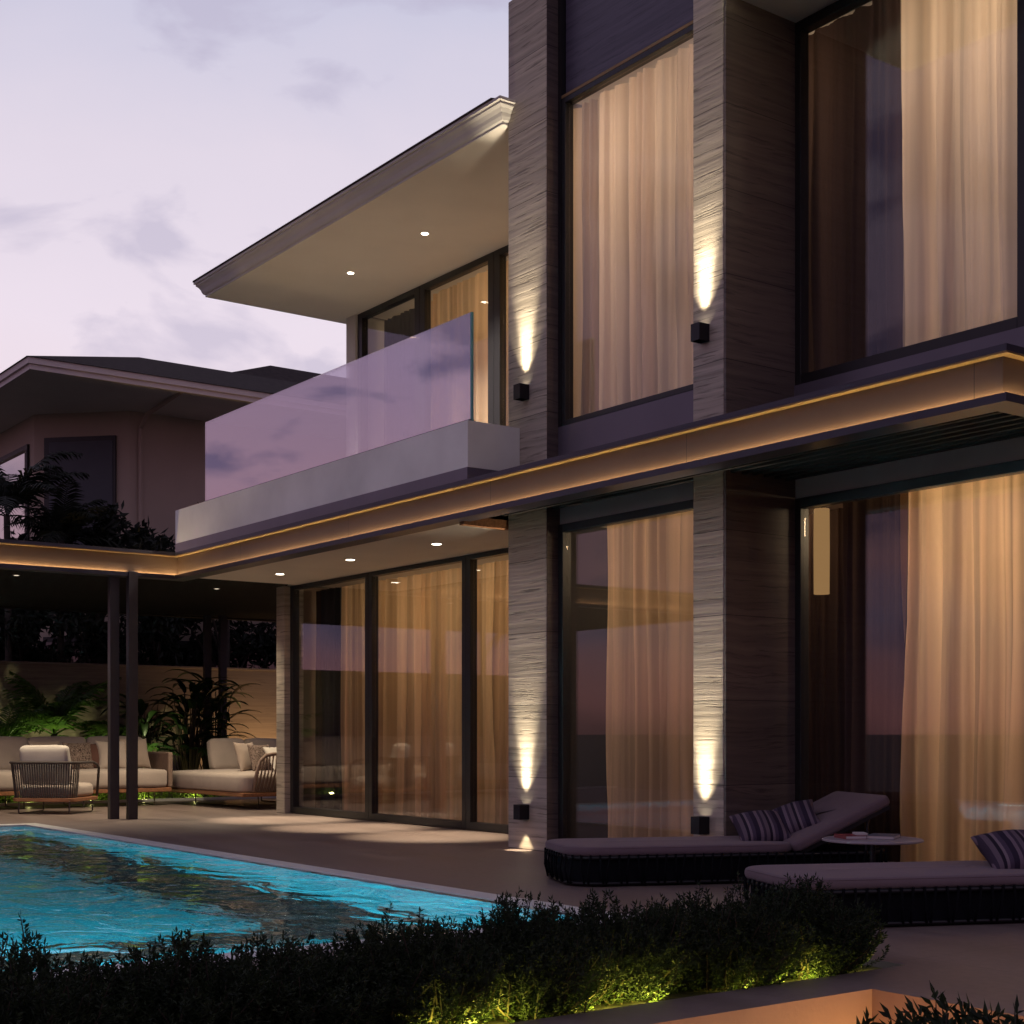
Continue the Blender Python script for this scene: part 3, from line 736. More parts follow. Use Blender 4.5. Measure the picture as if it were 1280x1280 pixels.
# ------------------------------------------------------------------ wall lamps and downlights
def sconce(x, z, label, down):
    s = thing('wall_lamp', label, 'wall lamp', (x, YP, z), 0, 'up and down lamps on the stone piers')
    b = MB(); t = .005; a, h, q = .046, .064, .105
    b.box(-a, a, -q, -q + t, -h, h); b.box(-a, -a + t, -q + t, -.012, -h, h); b.box(a - t, a, -q + t, -.012, -h, h)
    b.box(-a, a, -.012, -.001, -h, h)
    b.build('housing', M['black_metal'], s, bevel=.002)
    MB().box(-a + .008, a - .008, -q + .008, -.014, -.02, .02).build('lamp_body', M['black_metal'], s)
    MB().box(-.025, .025, -.095, -.050, .021, .026).build('lens', M['lamp'], s)
    lamp('sconce_up', 'SPOT', (x, YP - .078, z + .067), 24, (1, .84, .62), spot_size=R(70), spot_blend=.75, shadow_soft_size=.012, aim=(x, YP - .07, z + 1.3))
    lamp('sconce_beam', 'SPOT', (x, YP - .078, z + .067), 290, (1, .84, .62), spot_size=R(36), spot_blend=1.0, shadow_soft_size=.04, aim=(x, YP, z + 1.7))
    if down: lamp('sconce_down', 'SPOT', (x, YP - .078, z - .067), 14, (1, .80, .55), spot_size=R(60), spot_blend=.5, shadow_soft_size=.01, aim=(x, YP - .06, z - 1.0))
sconce(-9.94, 3.93, 'black box lamp high on the left stone pier above the balcony side', 0)
sconce(-7.735, 3.945, 'black box lamp high on the right stone pier', 0)
sconce(-9.94, .325, 'black box lamp low on the left stone pier', 1)
sconce(-7.735, .325, 'black box lamp low on the right stone pier behind the lounger', 1)
DLG = 'recessed downlights'
def downlight(x, y, z, label, power, size=100, c=(1, .80, .56), r=.05, lens='lamp'):
    s = thing('downlight', label, 'ceiling light', (x, y, z), 0, DLG)
    MB().lathe([(r, -.004), (r + .012, -.006), (r + .014, -.001)], 24).build('trim_ring', M['white'], s)
    MB().lathe([(r * .9, -.0075), (r * .9, -.0062)], 20).build('lens', M[lens], s)
    lamp('downlight_beam', 'SPOT', (x, y, z - .03), power, c, spot_size=R(size), spot_blend=.8, shadow_soft_size=.04, aim=(x, y, 0))
downlight(-15.05, 7.69, 2.848, 'recessed downlight in the porch ceiling nearest the corner pier', 760, 40)
downlight(-13.37, 7.66, 2.848, 'recessed downlight in the middle of the porch ceiling', 760, 40)
downlight(-11.76, 7.70, 2.848, 'recessed downlight in the porch ceiling nearest the tall stone pier', 760, 40)
downlight(-14.53, 8.33, EZ, 'recessed downlight in the eave above the balcony, left one', 620, 110, (1, .92, .80), r=.04)
downlight(-12.92, 8.31, EZ, 'recessed downlight in the eave above the balcony, right one', 620, 110, (1, .92, .80), r=.04)

# ------------------------------------------------------------------ pergola
pg = thing('pergola', 'dark slatted pergola with a warm lit fascia over the seating corner', 'pergola', (-18, 4, 0))
def G(mb, name, mat, parent=None, **k):
    mb.v = [(a + 18, b - 4, c) for a, b, c in mb.v]
    return mb.build(name, mat, parent or pg, **k)
PX = -16.16
gf = G(MB().box(PX - .10, PX - .07, -1.5, YF + .07, 2.8625, 3.108), 'fascia', M['bronze'])
# the lip faces the pool: strip in front of the panel, the lip under both
G(MB().box(PX - .19, PX, -1.5, YF - .001, 2.83, 2.862).box(PX - .012, PX, -1.5, YF, 2.862, 2.878), 'lip', M['cap'], gf)
G(MB().box(PX - .068, PX - .006, -1.5, YF + .06, 3.099, 3.1095), 'lit_gold_strip', M['lit_gold'], gf)  # LED glow under the pergola cap, painted as a gold strip
G(MB().box(PX - 5.6, PX - .003, -1.5, YF + .003, 3.110, 3.148).box(PX - 5.6, PX - .001, YF + .003, 11.2, 3.110, 3.148), 'roof_sheet', M['cap'])
G(MB().box(PX - .060, PX - .048, -1.5, YF + .048, 2.864, 2.872), 'light_strip', M['led'], gf)
ps = MB(); x = PX - .30
while x > PX - 5.5:
    ps.box(x, x + .045, -1.5, 11.0, 2.885, 2.96); x -= .125
G(ps, 'slat', M['slat'])
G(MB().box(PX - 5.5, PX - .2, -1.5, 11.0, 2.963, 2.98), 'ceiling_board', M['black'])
G(MB().box(PX - 5.62, PX - 5.52, -1.5, 11.2, 2.86, 3.108), 'beam', M['slat'])
for x, y in ((-16.33, 6.19), (-16.19, 6.36), (-21.42, 9.66), (-21.28, 9.86)):
    m4 = Matrix.Translation((x, y, 0)) @ Matrix.Rotation(0, 4, 'Z')
    G(MB().box(-.045, .045, -.055, .055, 0.001, 2.884, m4), 'post', M['post'], bevel=.004)
downlight(-17.31, 5.37, 2.884, 'small recessed downlight in the pergola roof near its lit fascia', 240, 120, r=.03, lens='dim')
downlight(-17.38, 7.97, 2.884, 'small recessed downlight in the pergola roof near the house corner', 260, 120, r=.03, lens='dim')

# ------------------------------------------------------------------ boundary wall
bw = tag(MB().box(-22.2, -22.0, -2, 16, -.03, 2.05).box(-22.22, -21.98, -2, 16, 2.05, 2.09).build('boundary_wall', M['garden_wall'], bevel=.006), 'long plain tan garden wall behind the pergola seating', 'wall')
grid_sheet([-22.0, -20.3], [-2, 16], -.012, lambda x, y: False).build('planting_bed', M['soil'], kind='structure')
tag(MB().box(-20.32, -20.22, -2, 16, -.02, .035).build('bed_kerb', M['coping'], bevel=.004), 'low pale kerb along the planting bed behind the sofas', 'kerb')

# ------------------------------------------------------------------ neighbour's house
nb = thing('neighbour_house', "neighbour's tan house with dark hipped roof and chamfered corner", 'house', (-27, 12, 0))
def B(mb, name, mat, parent=None, **k):
    mb.v = [(a + 27, b - 12, c) for a, b, c in mb.v]
    return mb.build(name, mat, parent or nb, **k)
SZ = 6.80
foot = [(-34, 8.48), (-26.3, 8.48), (-24.97, 9.76), (-24.97, 22), (-34, 22)]
B(MB().layers([[Vector((x, y, z)) for x, y in foot] for z in (-.03, SZ)]), 'wall', M['neigh'])
ex, ey = -23.0, 7.36
B(MB().box(-36, ex + .001, ey, 24, SZ, SZ + .015), 'soffit', M['ceiling'])
B(MB().box(-36, ex + .02, ey - .02, ey + .01, SZ - .015, SZ + .07).box(ex - .01, ex + .02, ey + .01, 24, SZ - .015, SZ + .07).box(-36, ex + .06, ey - .06, ey + .01, SZ + .07, SZ + .17).box(ex - .01, ex + .06, ey + .01, 24, SZ + .07, SZ + .17), 'eave_trim', M['neigh_trim'])
B(MB().tube([(-24.93, 9.95, .0), (-24.93, 9.95, SZ - .3), (-24.6, 9.95, SZ - .1), (-23.1, 9.95, SZ + .02)], .04, 8), 'downpipe', M['neigh'])
r_ = MB(); e0 = SZ + .171
r_.add([(-36, ey - .09, e0), (ex + .09, ey - .09, e0), (ex + .09, 24, e0), (-36, 24, e0), (-36, 10.35, e0 + 1.1), (-26.0, 10.35, e0 + 1.1), (-26.0, 24, e0 + 1.1)],
       [(0, 1, 5, 4), (1, 2, 6, 5), (0, 4, 5, 6, 2, 3)])
r_.add([(-24.2, 9.9, e0 + .15), (-24.2, 24, e0 + .15), (-28, 14.08, e0 + 1.92), (-28, 24, e0 + 1.92), (-31.8, 9.9, e0 + .15), (-31.8, 24, e0 + .15)], [(0, 1, 3, 2), (4, 0, 2), (5, 4, 2, 3)])
B(r_, 'roof', M['roof'])
# openings: dark shutter in the chamfer, reflecting window on the left face, ground floor glazing
cdir = Vector((1.33, 1.28, 0)).normalized(); cn_ = Vector((cdir.y, -cdir.x, 0))
cmx = Matrix(((cdir.x, cn_.x, 0, -26.3), (cdir.y, cn_.y, 0, 8.48), (0, 0, 1, 0), (0, 0, 0, 1)))
fw_ = MB(); fw_.box(.22, 1.60, .003, .05, 3.4, 6.36, cmx); wf = B(fw_, 'window', M['frame'])
B(MB().box(.32, 1.55, .051, .06, 3.5, 6.27, cmx), 'shutter', plain('blue_grey_shutter', (.055, .06, .075), .5, .05, 3), wf)
lw = B(MB().box(-30, -26.55, 8.43, 8.475, 3.6, 6.3), 'window', M['frame'])
B(MB().box(-29.95, -26.60, 8.40, 8.428, 3.7, 6.2), 'pane', glass('mirror_pane', .6, .4, (.1, .1, .1)), lw)
gw = B(MB().box(-24.965, -24.92, 10.2, 13.8, .2, 2.7), 'window', M['frame'])
B(MB().box(-24.918, -24.90, 10.3, 13.7, .3, 2.6), 'pane', M['dglass'], gw)
gw = B(MB().box(.2, 1.65, .003, .05, .3, 2.75, cmx), 'window', M['frame'])
B(MB().box(.27, 1.58, .051, .07, .4, 2.65, cmx), 'pane', M['dglass'], gw)

# ------------------------------------------------------------------ sun loungers
def make_lounger(label, loc, rz):
    t = thing('sun_lounger', label, 'sun lounger', loc, rz, 'sun loungers in front of the wide window')
    Lh, W, r = 1.15, .41, .20
    bp_ = MB(); bp_.layers([rrect(-Lh + .03, Lh - .03, -W + .03, W - .03, r - .03, z) for z in (.025, .185)]); bp_.build('base', M['rope'], t)
    rings = MB(); rings.tube(rrect(-Lh + .01, Lh - .01, -W + .01, W - .01, r, .19), .014, 6, closed=True); rings.tube(rrect(-Lh + .02, Lh - .02, -W + .02, W - .02, r, .022), .012, 6, closed=True)
    rings.build('frame', M['black_metal'], t, smooth=True)
    top = rrect(-Lh - .004, Lh + .004, -W - .004, W + .004, r, .197, 10); bot = rrect(-Lh + .01, Lh - .01, -W + .01, W - .01, r, .02, 10)
    def sample(loop, s):
        acc = 0; n = len(loop)
        for i in range(n):
            a, b = loop[i], loop[(i + 1) % n]; d = (b - a).length
            if acc + d >= s: return a + (b - a) * ((s - acc) / d)
            acc += d
        return loop[0]
    per = lambda lp: sum((lp[(i + 1) % len(lp)] - lp[i]).length for i in range(len(lp)))
    pt, pb = per(top), per(bot); rp = MB(); n = 92; rnd = random.Random(3)
    for i in range(n):
        u = i / n; sh = (.018 if i % 2 else -.018) * rnd.uniform(.3, 1.6)
        a = sample(top, (u % 1) * pt); b = sample(bot, ((u + sh / pt) % 1) * pb)
        mid = (a + b) / 2; mid += Vector((mid.x, mid.y * 2, 0)).normalized() * rnd.uniform(.006, .02)
        rp.tube([a + Vector((0, 0, .012)), a, mid, b], .0075, 5)
    rp.build('rope_weave', M['rope'], t, smooth=True)
    hx = .46
    m = MB(); rslab(m, -Lh, hx, -W, W, .19, .200, .262, .026, crown=.006); mo = m.build('mattress', M['mattress'], t, smooth=True)
    MB().tube(rrect(-Lh + .006, hx - .006, -W + .006, W - .006, r - .006, .252), .0045, 5, closed=True).build('piping', M['mattress'], mo, smooth=True)
    ang = R(25)
    mt = Matrix.Translation((hx - .02, 0, .200)) @ Matrix.Rotation(-ang, 4, 'Y')
    m2 = MB(); rslab(m2, -.01, .76, -W, W, .05, .0, .072, .026, crown=.006); m2.v = [tuple(mt @ Vector(q)) for q in m2.v]
    m2.build('back_cushion', M['mattress'], t, smooth=True)
    bf = MB(); bf.box(.0, .74, -W + .03, W - .03, -.03, -.002, mt); bf.build('backrest_frame', M['black_metal'], t)
    for y in (-.3, .3): MB().tube([mt @ Vector((.6, y, -.03)), (.98, y, .19)], .011, 6).build('backrest_prop', M['black_metal'], t)
    return t
RZ = math.atan2(.917, .399)
l1 = make_lounger('low rope woven sun lounger with raised back nearer the stone piers', (-7.21, 7.02, 0), RZ)
l2 = dup(l1, (-4.95, 6.67, 0), RZ, 'low rope woven sun lounger half hidden by the hedge at the right edge')
def u2w(o, s, t_, z): return Matrix.Translation(o.location) @ Matrix.Rotation(o.rotation_euler.z, 4, 'Z') @ Vector((s, t_, z))
def striped(o, s, t_, z, rz, tilt, roll, label, w_=.37, h_=.36):
    pm = pillow(w_, h_, .17, seed=s)
    q = pm.build('pillow', M['stripe'], smooth=True)
    q.location = u2w(o, s, t_, z)
    q.rotation_euler = (Matrix.Rotation(RZ + rz, 4, 'Z') @ Matrix.Rotation(roll, 4, 'Y') @ Matrix.Rotation(tilt, 4, 'X')).to_euler()
    tag(q, label, 'pillow', 'purple striped pillows on the loungers')
striped(l1, .32, -.04, .345, -.15, R(28), R(-4), 'purple striped pillow lying in front of the other on the lounger by the piers')
striped(l1, .56, -.02, .395, -.40, R(26), R(-20), 'purple striped pillow propped against the raised back of the lounger by the piers')
striped(l2, .32, -.04, .345, -.15, R(28), R(-4), 'purple striped pillow in front on the lounger at the right edge')
striped(l2, .58, -.02, .395, -.40, R(26), R(-20), 'purple striped pillow behind on the lounger at the right edge')

tb = thing('side_table', 'small round pale side table between the two loungers', 'table', (-5.93, 7.13, 0))
MB().lathe([(.29, .325), (.31, .331), (.31, .339), (.30, .345)], 48).build('table_top', M['table'], tb, smooth=False)
MB().lathe([(.018, .012), (.018, .325)], 12).build('stem', M['black_metal'], tb)
MB().lathe([(.17, .0), (.17, .008), (.02, .014)], 32).build('foot', M['black_metal'], tb)
def book(loc, rz, w_, h_, t_, mat, label):
    b = thing('book', label, 'book', loc, rz)
    MB().box(-w_ / 2, w_ / 2, -h_ / 2, h_ / 2, 0, .003).box(-w_ / 2, w_ / 2, -h_ / 2, h_ / 2, t_ - .003, t_).box(-w_ / 2, -w_ / 2 + .003, -h_ / 2, h_ / 2, .003, t_ - .003).build('cover', mat, b)
    MB().box(-w_ / 2 + .004, w_ / 2 - .004, -h_ / 2 + .004, h_ / 2 - .004, .0032, t_ - .0032).build('pages', M['paper'], b)
book((-6.02, 7.03, .3455), 1.1, .14, .19, .022, M['book_red'], 'red book lying on the side table')
book((-5.90, 7.20, .3455), .5, .17, .23, .022, M['book_grey'], 'grey book lying flat on the side table')
book((-5.985, 7.08, .368), .9, .07, .14, .012, M['paper'], 'pale notepad resting on the red book')

# ------------------------------------------------------------------ lounge furniture
def make_armchair(label, loc, rz):
    t = thing('armchair', label, 'armchair', loc, rz, 'rope back armchairs facing the sofa')
    w2, d2 = .39, .38
    bs = MB(); rslab(bs, -w2 - .02, w2 + .02, -d2 - .02, d2 + .02, .10, .155, .20, .008); bs.build('teak_base', M['teak'], t)
    lg = MB()
    for s in (-1, 1):
        lg.tube([(s * .33, -.33, .156), (s * .33, -.34, .02), (s * .33, -.30, .008), (s * .33, .30, .008), (s * .33, .34, .02), (s * .33, .33, .156)], .009, 6)
        lg.build('sled_leg', M['chrome'], t); lg = MB()
    fr = MB(); zt = .64
    pth = [Vector((-w2, d2 - .04, .20)), Vector((-w2 - .03, d2 - .05, .56))]
    top = [Vector((-w2 - .04, d2 - .14, zt - .03))] + [Vector((-w2 - .05, y, zt)) for y in (.1, -.2)]
    rr_ = .13
    for i in range(7):
        a = pi + H * i / 6; top.append(Vector((-w2 - .05 + rr_ + rr_ * cos(a), -d2 - .05 + rr_ + rr_ * sin(a), zt)))
    top += [Vector((q.x * -1, q.y, q.z)) for q in reversed(top)]
    fr.tube(pth + top + [Vector((-q.x, q.y, q.z)) for q in reversed(pth)], .018, 8); fr.build('frame', M['rope_grey'], t, smooth=True)
    rp = MB(); n = 34
    inner = top[1:-1]
    lens = [0]
    for i in range(len(inner) - 1): lens.append(lens[-1] + (inner[i + 1] - inner[i]).length)
    def at(s):
        for i in range(len(inner) - 1):
            if lens[i + 1] >= s: return inner[i] + (inner[i + 1] - inner[i]) * ((s - lens[i]) / (lens[i + 1] - lens[i]))
        return inner[-1]
    for i in range(n):
        s = lens[-1] * (.21 + .58 * i / (n - 1)); a = at(s)
        b = Vector((a.x * .90, a.y * .92, .205))
        dirv = (at(min(lens[-1], s + .01)) - at(max(0, s - .01))).normalized() * .009
        nrm = Vector((-dirv.y, dirv.x, 0)).normalized() * .003
        c = (a + b) / 2
        rp.add([a - dirv - nrm, a + dirv - nrm, b + dirv - nrm, b - dirv - nrm, a - dirv + nrm, a + dirv + nrm, b + dirv + nrm, b - dirv + nrm],
               [(0, 1, 2, 3), (7, 6, 5, 4), (0, 4, 5, 1), (1, 5, 6, 2), (2, 6, 7, 3), (3, 7, 4, 0)])
    rp.build('rope_back', M['rope_grey'], t)
    cushion(.70, .66, .17, .05, .02, seed=1, mat4=Matrix.Translation((0, .02, .202))).build('seat_cushion', M['cream'], t, smooth=True)
    cushion(.62, .12, .48, .04, .012, seed=2, mat4=Matrix.Translation((0, -.235, .375)) @ Matrix.Rotation(R(12), 4, 'X')).build('back_cushion', M['ivory'], t, smooth=True)
    return t
a1 = make_armchair('dark rope back armchair on a teak base with a white cushion beside the posts', (-18.06, 6.10, 0), R(46))
a2 = dup(a1, (-18.62, 4.98, 0), R(62), 'dark rope back armchair cut off by the left edge of the picture')

def make_sofa():
    t = thing('sofa', 'long low cream sofa on a teak rail along the garden wall', 'sofa', (-19.5, 5.62, 0), 0)
    # local: x from back (-.45) to front (+.5), y along the length
    y0, y1 = -2.6, 2.42
    MB().box(-.48, .50, y0, y1, .19, .25).build('teak_rail', M['teak'], t, bevel=.01)
    for y in (-2.3, -1.0, .4, 1.2, 2.2):
        MB().tube([(.40, y, .19), (.42, y, .015), (-.36, y, .015), (-.38, y, .19)], .010, 6).build('sled_leg', M['chrome'], t)
    n = 3; L_ = (y1 - .06 - y0) / n
    for i in range(n):
        cushion(.98, L_ - .012, .25, .05, .02, seed=4 + i, mat4=Matrix.Translation((.03, y0 + L_ * (i + .5), .252))).build('seat_cushion', M['cream'], t, smooth=True)
    n = 6; L_ = (y1 - .08 - y0) / n
    for i in range(n):
        cushion(.20, L_ - .015, .46, .045, .018, seed=14 + i, mat4=Matrix.Translation((-.34 + .02 * (i % 2), y0 + L_ * (i + .5), .49)) @ Matrix.Rotation(R(-13), 4, 'Y')).build('back_cushion', M['cream'], t, smooth=True)
    arm = MB(); arm.box(-.44, .46, y1 - .035, y1 + .035, .25, .74); arm.build('arm_panel', M['rope_tan'], t, bevel=.02)
    bk = MB(); bk.box(-.50, -.455, y0, y1 - .036, .25, .70); bk.build('back_panel', M['rope_tan'], t, bevel=.012)
    return t
sofa = make_sofa()
def sm_pillow(loc, rz, lean, w_, h_, mat, label, cat='pillow', grp='throw pillows on the sofa and daybed', t_=.15, sd_=0):
    q = pillow(w_, h_, t_, seed=sd_).build('pillow', mat, smooth=True); q.location = loc
    q.rotation_euler = (Matrix.Rotation(rz, 4, 'Z') @ Matrix.Rotation(lean, 4, 'Y')).to_euler()
    return tag(q, label, cat, grp)
def pattern(name):
    m, nt, out = nmat(name)
    p = N(nt, 'ShaderNodeBsdfPrincipled'); p.inputs['Roughness'].default_value = .9
    v = N(nt, 'ShaderNodeTexNoise', Scale=16.0, Detail=1.0, Distortion=3.5); L(nt, pos(nt, obj=True), v.inputs['Vector'])
    L(nt, ramp(nt, v.outputs['Fac'], [(.42, (.06, .035, .03)), (.50, (.38, .30, .24)), (.55, (.09, .05, .04)), (.62, (.30, .23, .19))]), p.inputs['Base Color'])
    L(nt, p.outputs[0], out.inputs[0]); return m
M['pattern'] = pattern('brown_pattern')
M['rust'] = fabric('rust_pillow', (.14, .07, .055))
LEAN = R(72)
sm_pillow((-19.42, 7.66, .72), .15, LEAN, .44, .46, M['beige'], 'beige pillow against the arm at the end of the long sofa', sd_=1)
sm_pillow((-19.36, 7.32, .70), .05, LEAN, .42, .44, M['cream'], 'cream pillow leaning beside the beige one near the sofa arm', sd_=2)
sm_pillow((-19.50, 6.44, .70), 0, LEAN, .42, .44, M['beige'], 'beige pillow left of the brown patterned one on the long sofa', sd_=3)
sm_pillow((-19.36, 6.84, .69), .1, LEAN, .40, .42, M['pattern'], 'brown patterned pillow beside the pergola posts on the long sofa', sd_=4)
sm_pillow((-19.42, 7.06, .69), -.1, LEAN, .38, .40, M['rust'], 'rust brown pillow seen between the two front posts', sd_=5)

def make_daybed():
    t = thing('daybed', 'cream daybed with a woven tan back beside the house corner', 'daybed', (-18.35, 8.98, 0), R(2))
    MB().box(-1.15, 1.15, -.78, .95, .17, .225).build('teak_rail', M['teak'], t, bevel=.012)
    for y in (-.45, .6):
        MB().tube([(.95, y, .17), (.97, y, .012), (-.9, y, .012), (-.92, y, .17)], .011, 6).build('sled_leg', M['chrome'], t)
    m = MB(); rslab(m, -1.13, 1.13, -.79, .93, .12, .227, .47, .06, crown=.03); m.build('seat_cushion', M['cream'], t, smooth=True)
    # woven back along the side nearest the pool (local +x)
    fr = MB(); zt = .73
    pth = [Vector((1.17, -.64, .235))] + [Vector((1.20, -.60, .5)), Vector((1.21, -.56, .64)), Vector((1.21, -.48, .71)), Vector((1.21, -.36, zt)), Vector((1.21, .9, zt))]
    fr.tube(pth, .024, 8); fr.build('back_frame', M['rope_tan'], t, smooth=True)
    rp = MB()
    for i in range(30):
        y = -.57 + 1.47 * i / 29; zz = zt if y > -.38 else zt - (abs(y + .38) / .2) ** 2 * .12
        for k, dx in ((0, .0), (1, -.025)):
            rp.tube([(1.21 + dx, y + .01, zz), (1.20 + dx, y - .02 + .02 * k, .48), (1.155 + dx, y - .07 + .04 * k, .235)], .0085, 5)
    rp.build('rope_back', M['rope_tan'], t, smooth=True)
    for i, (x, y, rz) in enumerate(((-.98, .1, 0), (-.98, .66, 0), (-.5, .86, H), (.1, .86, H))):
        cushion(.16, .54, .44, .045, .02, seed=30 + i, mat4=Matrix.Translation((x, y, .48)) @ Matrix.Rotation(-rz, 4, 'Z') @ Matrix.Rotation(R(-12), 4, 'Y')).build('back_cushion', M['cream'], t, smooth=True)
    return t
make_daybed()
sm_pillow((-18.05, 8.72, .68), .5, LEAN, .42, .44, M['beige'], 'large grey beige pillow at the left of the daybed', sd_=6)
sm_pillow((-17.86, 8.84, .67), .3, LEAN, .38, .40, M['pattern'], 'brown patterned pillow on the daybed', sd_=7)
sm_pillow((-17.62, 9.0, .66), .2, R(50), .40, .38, M['ivory'], 'ivory pillow behind the woven back of the daybed', sd_=8)

# ------------------------------------------------------------------ planting
def leaf_quad(mb, p, d, n, l, w_, fold=.25):
    """a small folded leaf: base, two shoulders, tip"""
    d = d.normalized(); s = d.cross(n)
    if s.length < 1e-4: s = d.cross(Vector((1, 0, 0)))
    s.normalize(); n = s.cross(d)
    b = len(mb.v)
    mid = p + d * l * .48 - n * w_ * fold * .3
    mb.v += [tuple(p), tuple(mid + s * w_ / 2 + n * w_ * fold), tuple(p + d * l), tuple(mid - s * w_ / 2 + n * w_ * fold), tuple(mid)]
    mb.f += [(b, b + 4, b + 1), (b + 4, b + 2, b + 1), (b, b + 3, b + 4), (b + 3, b + 2, b + 4)]
def rv(rnd): 
    while True:
        v = Vector((rnd.uniform(-1, 1), rnd.uniform(-1, 1), rnd.uniform(-1, 1)))
        if .05 < v.length < 1: return v.normalized()
def shrub_meshes(seed, rx, ry, hz_, shoots, lsize):
    """small leaved shrub: many upright shoots set with leaves; returns (foliage, stems)"""
    rnd = random.Random(seed); f, s = MB(), MB()
    for i in range(shoots):
        a = rnd.uniform(0, 2 * pi); q = rnd.random() ** .5
        bx, by = cos(a) * q, sin(a) * q
        base = Vector((bx * rx * .55, by * ry * .55, 0))
        lump = .82 + .3 * noise.noise(Vector((bx * 2.2, by * 2.2, seed)))
        top = Vector((bx * rx * rnd.uniform(.8, 1.08), by * ry * rnd.uniform(.8, 1.08), hz_ * 1.02 * lump * (1 - .42 * q * q) * rnd.uniform(.55, 1.0)))
        if rnd.random() < .10: top.z *= 1.09
        ln = (top - base).length
        bend = rv(rnd) * .05
        n = max(5, int(ln / (lsize * .40)))
        if i % 4 == 0: s.tube([base, (base + top) / 2 + bend, top], [.005, .004, .0015], 4, cap=False)
        for k in range(n):
            t = .12 + .88 * k / (n - 1)
            p = base.lerp(top, t) + bend * 4 * t * (1 - t)
            d = (top - base).normalized()
            for r_ in range(2):
                o = rv(rnd); o.z *= .5
                leaf_quad(f, p, (d * rnd.uniform(.3, 1.0) + o).normalized(), rv(rnd), lsize * rnd.uniform(.6, 1.2), lsize * rnd.uniform(.26, .40))
        leaf_quad(f, top, (top - base).normalized(), rv(rnd), lsize * 1.1, lsize * .3)
    return f, s
HG = 'shrubs of the clipped hedge beside the pool'
protos = []
for k in range(3):
    t = thing('hedge_shrub', 'x', 'shrub', (0, 0, -.03), 0, HG)
    f, s = shrub_meshes(20 + k, .39, .42, .46, 820, .0235)
    f.build('foliage', M['hedge'], t); s.build('stem', M['twig'], t)
    protos.append(t)
hl = ['dark leafy hedge shrub at the end of the hedge nearest the loungers', 'dark hedge shrub second from the lounger end, lit yellow green at its foot',
      'dark hedge shrub third from the lounger end', 'dark hedge shrub in the middle of the row below the white pool edge', 'dark hedge shrub with a glowing yellow foot beside the sunken path',
      'dark hedge shrub below the bright turquoise water', 'dark hedge shrub in the lower left quarter of the picture', 'dark hedge shrub second from the left edge of the picture',
      'dark hedge shrub at the left edge of the picture']
rnd = random.Random(5)
for i, y in enumerate((4.66, 4.16, 3.66, 3.18, 2.70, 2.24, 1.80, 1.36, .90)):
    loc = (-4.33 + rnd.uniform(-.04, .04), y + rnd.uniform(-.03, .03), -.03); rz = rnd.uniform(0, 6.28)
    if i < 3:
        o = protos[i]; o.location = loc; o.rotation_euler.z = rz; o['label'] = hl[i]
    else: o = dup(protos[i % 3], loc, rz, hl[i])
    sc_ = (.95, .95, .97, .99, .95, .88, .92, 1.0, 1.06)[i]; o.scale = (1, 1, sc_)
YG = (.95, .88, .10)
for y, e in ((4.93, 3), (4.52, 7), (4.36, 9), (4.16, 7), (3.66, 9), (3.50, 9), (3.36, 5), (2.96, 9), (2.82, 11), (2.64, 9)):
    lamp('garden_lamp', 'POINT', (-4.085, y, -.014), e * .26, YG, shadow_soft_size=.012)
# clump in the foreground corner
fg = thing('foreground_shrub', 'dark shrub with pointed shoots in the bottom right corner', 'shrub', (-2.50, 3.60, -.03))
f, s = shrub_meshes(71, .40, .40, .30, 130, .055); f.build('foliage', M['hedge'], fg); s.build('stem', M['twig'], fg)
fg2 = thing('foreground_shrub', 'small sprigs of a shrub above the orange lit sunken wall', 'shrub', (-2.86, 3.46, -.03))
f, s = shrub_meshes(72, .16, .2, .19, 22, .05); f.build('foliage', M['hedge'], fg2); s.build('stem', M['twig'], fg2)

def frond(mb, base, az, elev, length, droop, nl, ll, lw, seed):
    """a feather palm leaf: arching midrib with two rows of leaflets"""
    rnd = random.Random(seed); pts = []; p = Vector(base); a = elev
    n = 14; dx = Vector((cos(az), sin(az), 0))
    for i in range(n + 1):
        pts.append(p.copy()); d = dx * cos(a) + Vector((0, 0, sin(a))); p = p + d * (length / n); a -= droop / n * (.5 + i / n)
    mb.tube(pts, [.013 * (1 - .8 * i / n) for i in range(n + 1)], 4, cap=False)
    side = Vector((-sin(az), cos(az), 0))
    for k in range(nl):
        t = .14 + .86 * k / (nl - 1); f = t * n; i = min(n - 1, int(f)); q = pts[i].lerp(pts[i + 1], f - i)
        tg = (pts[i + 1] - pts[i]).normalized(); upv = side.cross(tg)
        ln = ll * (sin(pi * min(1, .12 + t * .85)) ** .6) * rnd.uniform(.85, 1.1)
        for sg in (-1, 1):
            d = (side * sg * .80 + tg * .62 + upv * rnd.uniform(-.1, .25)).normalized()
            tip = q + d * ln - Vector((0, 0, ln * .28)); mid = q + d * ln * .5
            w_ = lw * (1 - .3 * t); b = len(mb.v); wv = tg * w_
            mb.v += [tuple(q - wv * .3), tuple(mid - wv * .5), tuple(tip), tuple(mid + wv * .5), tuple(q + wv * .3)]
            mb.f += [(b, b + 1, b + 3, b + 4), (b + 1, b + 2, b + 3)]
